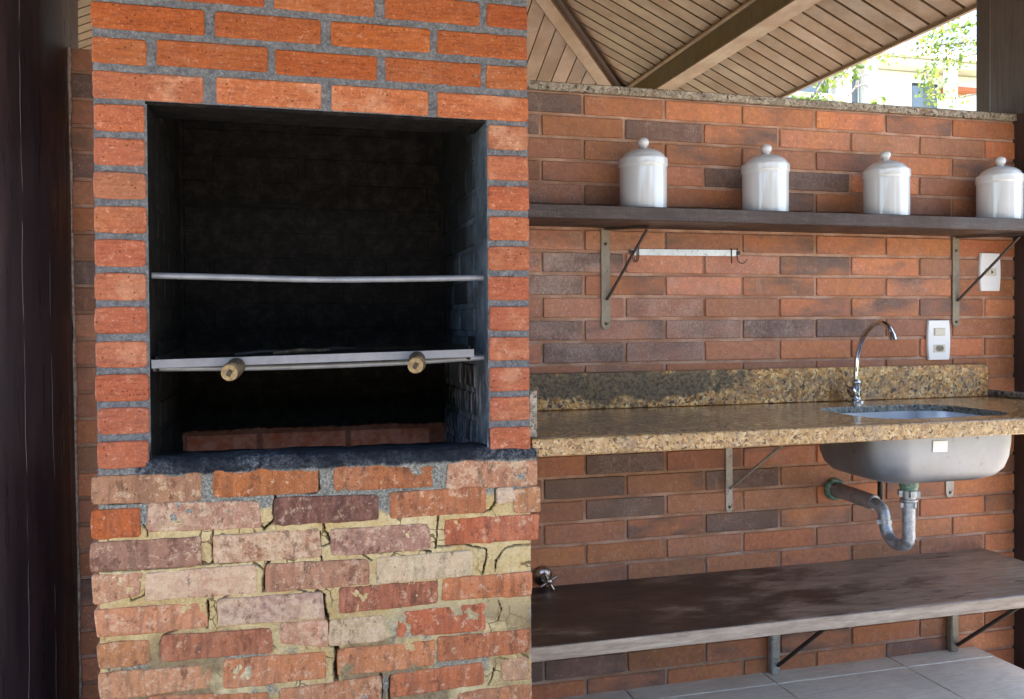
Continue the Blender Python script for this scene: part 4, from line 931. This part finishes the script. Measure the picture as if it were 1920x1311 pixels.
# ================================================================== ROOF
ZE, XE, YE, TR = 2.35, 2.727, 5.92, math.tan(math.radians(24.5))
XW, YF = -1.60, -.70
XM = (XE+XW)/2; HW_ = (XE-XW)/2; ZR = ZE+TR*HW_
roof = thing('pavilion_roof', (XM, 2.2, ZE), 'hipped timber pavilion roof with tongue-and-groove boarding and exposed beams', 'roof')
up_ = .022
vs_ = []
for dz in (up_, up_+.09):
    vs_ += [(XE, YF, ZE+dz), (XE, YE, ZE+dz), (XW, YE, ZE+dz), (XW, YF, ZE+dz), (XM, YE-HW_, ZR+dz), (XM, YF+HW_, ZR+dz)]
fs_ = [(0, 5, 4, 1), (1, 4, 2), (2, 4, 5, 3), (3, 5, 0)]
fs_ += [tuple(i+6 for i in f[::-1]) for f in fs_]+[(0, 1, 7, 6), (1, 2, 8, 7), (2, 3, 9, 8), (3, 0, 6, 9)]
link('deck', pyd(vs_, fs_), 'deck_dark', roof)
def plank(p0, p1, q0, q1, th=.014):
    """board whose underside is the quad p0-p1-q1-q0 (p: one long side, q: the other)"""
    P = [Vector(p) for p in (p0, p1, q1, q0)]; c = sum(P, Vector())/4
    nrm = (P[1]-P[0]).cross(P[3]-P[0]).normalized()
    if nrm.z < 0: nrm = -nrm
    vs2 = [p-c for p in P]+[p-c+nrm*th for p in P]
    fs2 = [(0, 1, 2, 3), (7, 6, 5, 4)]+[(i, 4+i, 4+(i+1) % 4, (i+1) % 4) for i in range(4)]
    bm = bmesh.new(); bm.from_mesh(pyd(vs2, fs2)); bmesh.ops.recalc_face_normals(bm, faces=bm.faces[:])
    return link('plank', bm_mesh(bm), 'plank_wood', roof, c)
PP, GP = .1005, .0155
def zR(x): return ZE+TR*(XE-x)
y = YE-.06
while y > 2.45:                                        # right slope, boards run down to the eave
    y0, y1 = y-PP+GP, y
    def xh(yy): return max(XM, XE-(YE-yy))+.004
    a0, a1 = xh(y0), xh(y1)
    if a1 < XE-.02: plank((a0, y0, zR(a0)), (XE, y0, zR(XE)), (a1, y1, zR(a1)), (XE, y1, zR(XE)))
    y -= PP
x = XE-.05
def zL(yy): return ZE+TR*(YE-yy)
while x > .3:                                          # rear slope, boards run away from the camera
    x0, x1 = x-PP+GP*.45, x
    def yh(xx): return max(YE-(XE-xx), YE-(xx-XW), 3.6)+.004
    plank((x0, yh(x0), zL(yh(x0))), (x0, YE, ZE), (x1, yh(x1), zL(yh(x1))), (x1, YE, ZE)); x -= PP
def zW(xx): return ZE+TR*(xx-XW)
y = YE-.06
while y > 3.2:                                         # left slope
    y0, y1 = y-PP+GP, y
    def xl(yy): return min(XM, XW+(YE-yy))-.004
    a0, a1 = xl(y0), xl(y1)
    if a1 > XW+.02: plank((XW, y0, ZE), (a0, y0, zW(a0)), (XW, y1, ZE), (a1, y1, zW(a1)))
    y -= PP
hp0, hp1 = Vector((XE-.05, YE-.05, ZE+.02)), Vector((XM, YE-HW_, ZR))
hd = (hp1-hp0).normalized(); off = Vector((0, 0, -.045))
sweep_box('hip_rafter', hp0+off, hp1+off, .085, .07, 'beam_wood', roof, bev=.003)
side = hd.cross(Vector((0, 0, 1))).normalized()
sgn = 1 if side.x > 0 else -1
sweep_box('hip_side_strip', hp0+side*sgn*.062+Vector((0, 0, -.028)), hp1+side*sgn*.062+Vector((0, 0, -.028)), .034, .05, 'deck_dark', roof, bev=.002)  # dark strip along the rafter's right side
BX = 2.168
ybk = YE-(XE-BX)-.04
sweep_box('purlin', (BX+.05, YF+.4, zR(BX)-.075), (BX+.05, ybk, zR(BX)-.075), .10, .11, 'beam_shaded', roof, bev=.003)
sweep_box('purlin_lit_underside', (BX+.056, YF+.4, zR(BX)-.134), (BX+.056, ybk, zR(BX)-.134), .112, .006, 'beam_wood', roof, bev=.001)  # pale strip paints the purlin's underside as lit from the floor
tube('cove_moulding', [(BX-.008, YF+.4, zR(BX)-.014), (BX-.008, ybk, zR(BX)-.014)], .014, 'beam_wood', roof, 10)
sweep_box('eave_trim', (XE+.008, YF, ZE+.008), (XE+.008, YE, ZE+.008), .016, .05, 'plank_wood', roof, bev=.002)

# ================================================================== OUTDOORS behind the wall
HY = 12.0
house = thing('white_house', (onY(1650, 150, HY)[0], HY+1, -.3), 'sunlit white two-storey house with columns and blue-grey windows beyond the wall', 'house')
def hx(px): return onY(px, 160, HY)[0]
def hz(py, px=1680): return onY(px, py, HY)[1]
box('wall', hx(1380), hx(1990), HY+.35, HY+5, -.295, hz(118), 'house_paint', house, bev=.02)
box('fascia', hx(1370), hx(2000), HY+.05, HY+5.2, hz(117), hz(104), 'house_paint', house, bev=.02)
hv = [(hx(1360), HY-.05, hz(103)), (hx(2010), HY-.05, hz(103)), (hx(2010), HY+5.3, hz(103)), (hx(1360), HY+5.3, hz(103)), (hx(1480), HY+2.3, hz(103)+1.1), (hx(1890), HY+2.3, hz(103)+1.1)]
link('roof', pyd(hv, [(0, 1, 5, 4), (1, 2, 5), (2, 3, 4, 5), (3, 0, 4), (3, 2, 1, 0)]), 'house_paint', house)
for a, b, t, bo in ((1466, 1572, 138, 196), (1592, 1628, 140, 262), (1640, 1649, 138, 262), (1732, 1779, 143, 262)):
    wn_ = box('window', hx(a)-.04, hx(b)+.04, HY+.28, HY+.345, hz(bo)-.04, hz(t)+.04, 'house_paint', house, bev=.01)
    box('pane', hx(a), hx(b), HY+.262, HY+.275, hz(bo), hz(t+5), 'window_glass', wn_, bev=.002)
    box('header', hx(a), hx(b), HY+.255, HY+.275, hz(t+4.5), hz(t), 'socket_dark', wn_, bev=.002)
for a, b in ((1577, 1590), (1629, 1639), (1780, 1788)):
    box('column', hx(a), hx(b), HY-.1, HY+.15, -.295, hz(118), 'house_paint', house, bev=.01)
box('clay_band', hx(1791), hx(1850), HY+.18, HY+.345, hz(156), hz(146), 'roof_clay', house, bev=.01)
box('balcony_rail', hx(1450), hx(1576), HY-.05, HY+.05, hz(194), hz(187), 'house_paint', house, bev=.01)

def leaves(n, pts, spread, size, seed):
    rg = np.random.RandomState(seed); vs_, fs_ = [], []
    P = np.array(pts, float)
    for k in range(n):
        i = rg.randint(len(P)); c = P[i]+rg.normal(0, 1, 3)*spread; sz = size*rg.uniform(.6, 1.25)
        d = Vector(rg.normal(0, 1, 3)+np.array([0, 0, -.5])).normalized(); s_ = Vector(rg.normal(0, 1, 3)).cross(d).normalized(); nn = d.cross(s_)
        c = Vector(c); q = len(vs_)
        vs_ += [c, c+d*sz*.35+s_*sz*.30+nn*sz*.08, c+d*sz*.72+s_*sz*.22+nn*sz*.06, c+d*sz, c+d*sz*.72-s_*sz*.22+nn*sz*.06, c+d*sz*.35-s_*sz*.30+nn*sz*.08]
        fs_ += [(q, q+1, q+2, q+3), (q, q+3, q+4, q+5)]
    return pyd(vs_, fs_)
def tree(name, base, trunk_top, px_branches, Y, label, nleaf, spread, size, seed, extra=()):
    t = thing(name, base, label, 'tree')
    top = Vector(trunk_top); b0 = Vector(base)
    tube('trunk', [b0, b0.lerp(top, .35)+Vector((.08, .05, 0)), b0.lerp(top, .7)+Vector((-.05, .02, 0)), top], [.11, .085, .06, .035], 'twig', t, 10, 4)
    pts = []
    for br in px_branches:
        P = []
        for (x, y, dy, lf) in br:
            X, Z = onY(x, y, Y+dy); P.append(Vector((X, Y+dy, Z)))
        tube('branch', [top if (P[0]-top).length > .8 else P[0]]+P if False else P, [.012, .008, .004], 'twig', t, 6, 4)
        dens = crom(P, 6)
        for k, q in enumerate(dens):
            if br[min(k//6, len(br)-1)][3]: pts += [q]*br[min(k//6, len(br)-1)][3]
    for e in extra: pts += [Vector(e)]*6
    link('crown', leaves(nleaf, [tuple(q) for q in pts], spread, size, seed), 'leaf', t)
    return t
X0, Z0 = onY(1870, 60, 7.6)
tree('garden_tree', (X0, 7.6, -.3), (X0, 7.6, Z0), [
    [(1872, 75, 0, 2), (1820, 80, 0, 7), (1770, 84, .1, 8), (1710, 92, .1, 4), (1640, 108, 0, 1), (1590, 118, 0, 1)],
    [(1870, 40, 0, 2), (1815, 48, .1, 7), (1780, 55, 0, 7), (1735, 68, 0, 4)],
    [(1870, 95, .2, 1), (1810, 105, .2, 2), (1790, 112, .2, 2), (1770, 105, .2, 1)],
    [(1790, 92, .1, 1), (1760, 118, 0, 2), (1738, 140, -.1, 5), (1752, 165, -.1, 5), (1745, 186, -.1, 2)],
    [(1880, 175, .1, 0), (1820, 178, .1, 0), (1800, 182, 0, 1), (1790, 170, 0, 0)]],
    7.6, 'airy green tree with fine leaves at the right beyond the wall', 900, .06, .05, 5, extra=((X0+.4, 7.7, Z0+.5), (X0+.8, 7.4, Z0), (X0+.3, 8.1, Z0+.8)))
X0, Z0 = onY(1478, 215, 6.6)
tree('young_tree', (X0, 6.6, -.3), (X0, 6.6, Z0), [
    [(1478, 215, 0, 1), (1520, 182, 0, 2), (1560, 150, 0, 3), (1598, 132, 0, 2), (1617, 120, 0, 1)],
    [(1490, 212, .1, 1), (1545, 172, .1, 2), (1580, 140, .1, 1), (1600, 118, 0, 1)],
    [(1512, 195, 0, 2), (1536, 165, 0, 3), (1552, 135, 0, 2), (1560, 122, 0, 1)],
    [(1590, 180, .1, 0), (1603, 165, .1, 0), (1610, 145, .1, 0), (1630, 138, .1, 1)],
    [(1603, 165, .1, 0), (1620, 159, .1, 0), (1627, 164, .1, 0)],
    [(1482, 205, -.1, 3), (1500, 190, -.1, 4), (1530, 196, -.1, 4), (1560, 199, -.1, 4)],
    [(1640, 215, .2, 2), (1645, 200, .2, 3), (1650, 188, .2, 1)]],
    6.6, 'young tree with yellow-green leaves and pale twigs just over the coping', 170, .04, .065, 9)

# surroundings in front of the pavilion (behind the photographer): added unseen hedges, gapped to shape streak reflections on the canisters
def unseen_hedge(x0, x1, y, h, label):
    n = 26; vs_, fs_ = [], []
    bm = bmesh.new(); bmesh.ops.create_cube(bm, size=1); bmesh.ops.subdivide_edges(bm, edges=bm.edges[:], cuts=14, use_grid_fill=True)
    for v in bm.verts:
        p = Vector((v.co.x*(x1-x0), v.co.y*.9, (v.co.z+.5)*h)); k = float(fbm(p.x*2.3+p.z*1.7, p.y*3+p.z*2.9+x0, 88))
        v.co = p+Vector((k*.25, k*.3, k*.22 if p.z > .1 else 0))
    o = link('unseen_hedge', bm_mesh(bm), 'unseen_hedge_leaf', None, ((x0+x1)/2, y, -.3)); tag(o, label, 'unseen_hedge', 'added hedges for reflections'); return o
g = G('unseen_hedge_leaf', .8, spec=.2); v = g.pos(); n = g.noise(v, 22, 5, .75); g.set('Base Color', g.mix(g.step(n, .35, .65), sl(34, 50, 20), sl(84, 106, 44))); g.bump(n, 1.0, .05); MAT['unseen_hedge_leaf'] = g.m
unseen_hedge(-20, -10.8, -10, 3.9, 'added clipped green hedge across the yard, far left part beyond the gap')
unseen_hedge(-9.7, -2.4, -10, 3.8, 'added clipped green hedge across the yard facing the barbecue, left part')
unseen_hedge(-1.9, 2.2, -10, 3.9, 'added clipped green hedge across the yard facing the barbecue, middle part')
unseen_hedge(3.0, 9.0, -10, 3.7, 'added clipped green hedge across the yard facing the barbecue, right part')
post('timber_post', 2.33, 2.52, -.58, -.39, 2.35, 'dark square timber post at the front right corner of the pavilion')
post('timber_post', -1.25, -1.06, -.58, -.39, 2.45, 'dark square timber post at the front left corner of the pavilion')
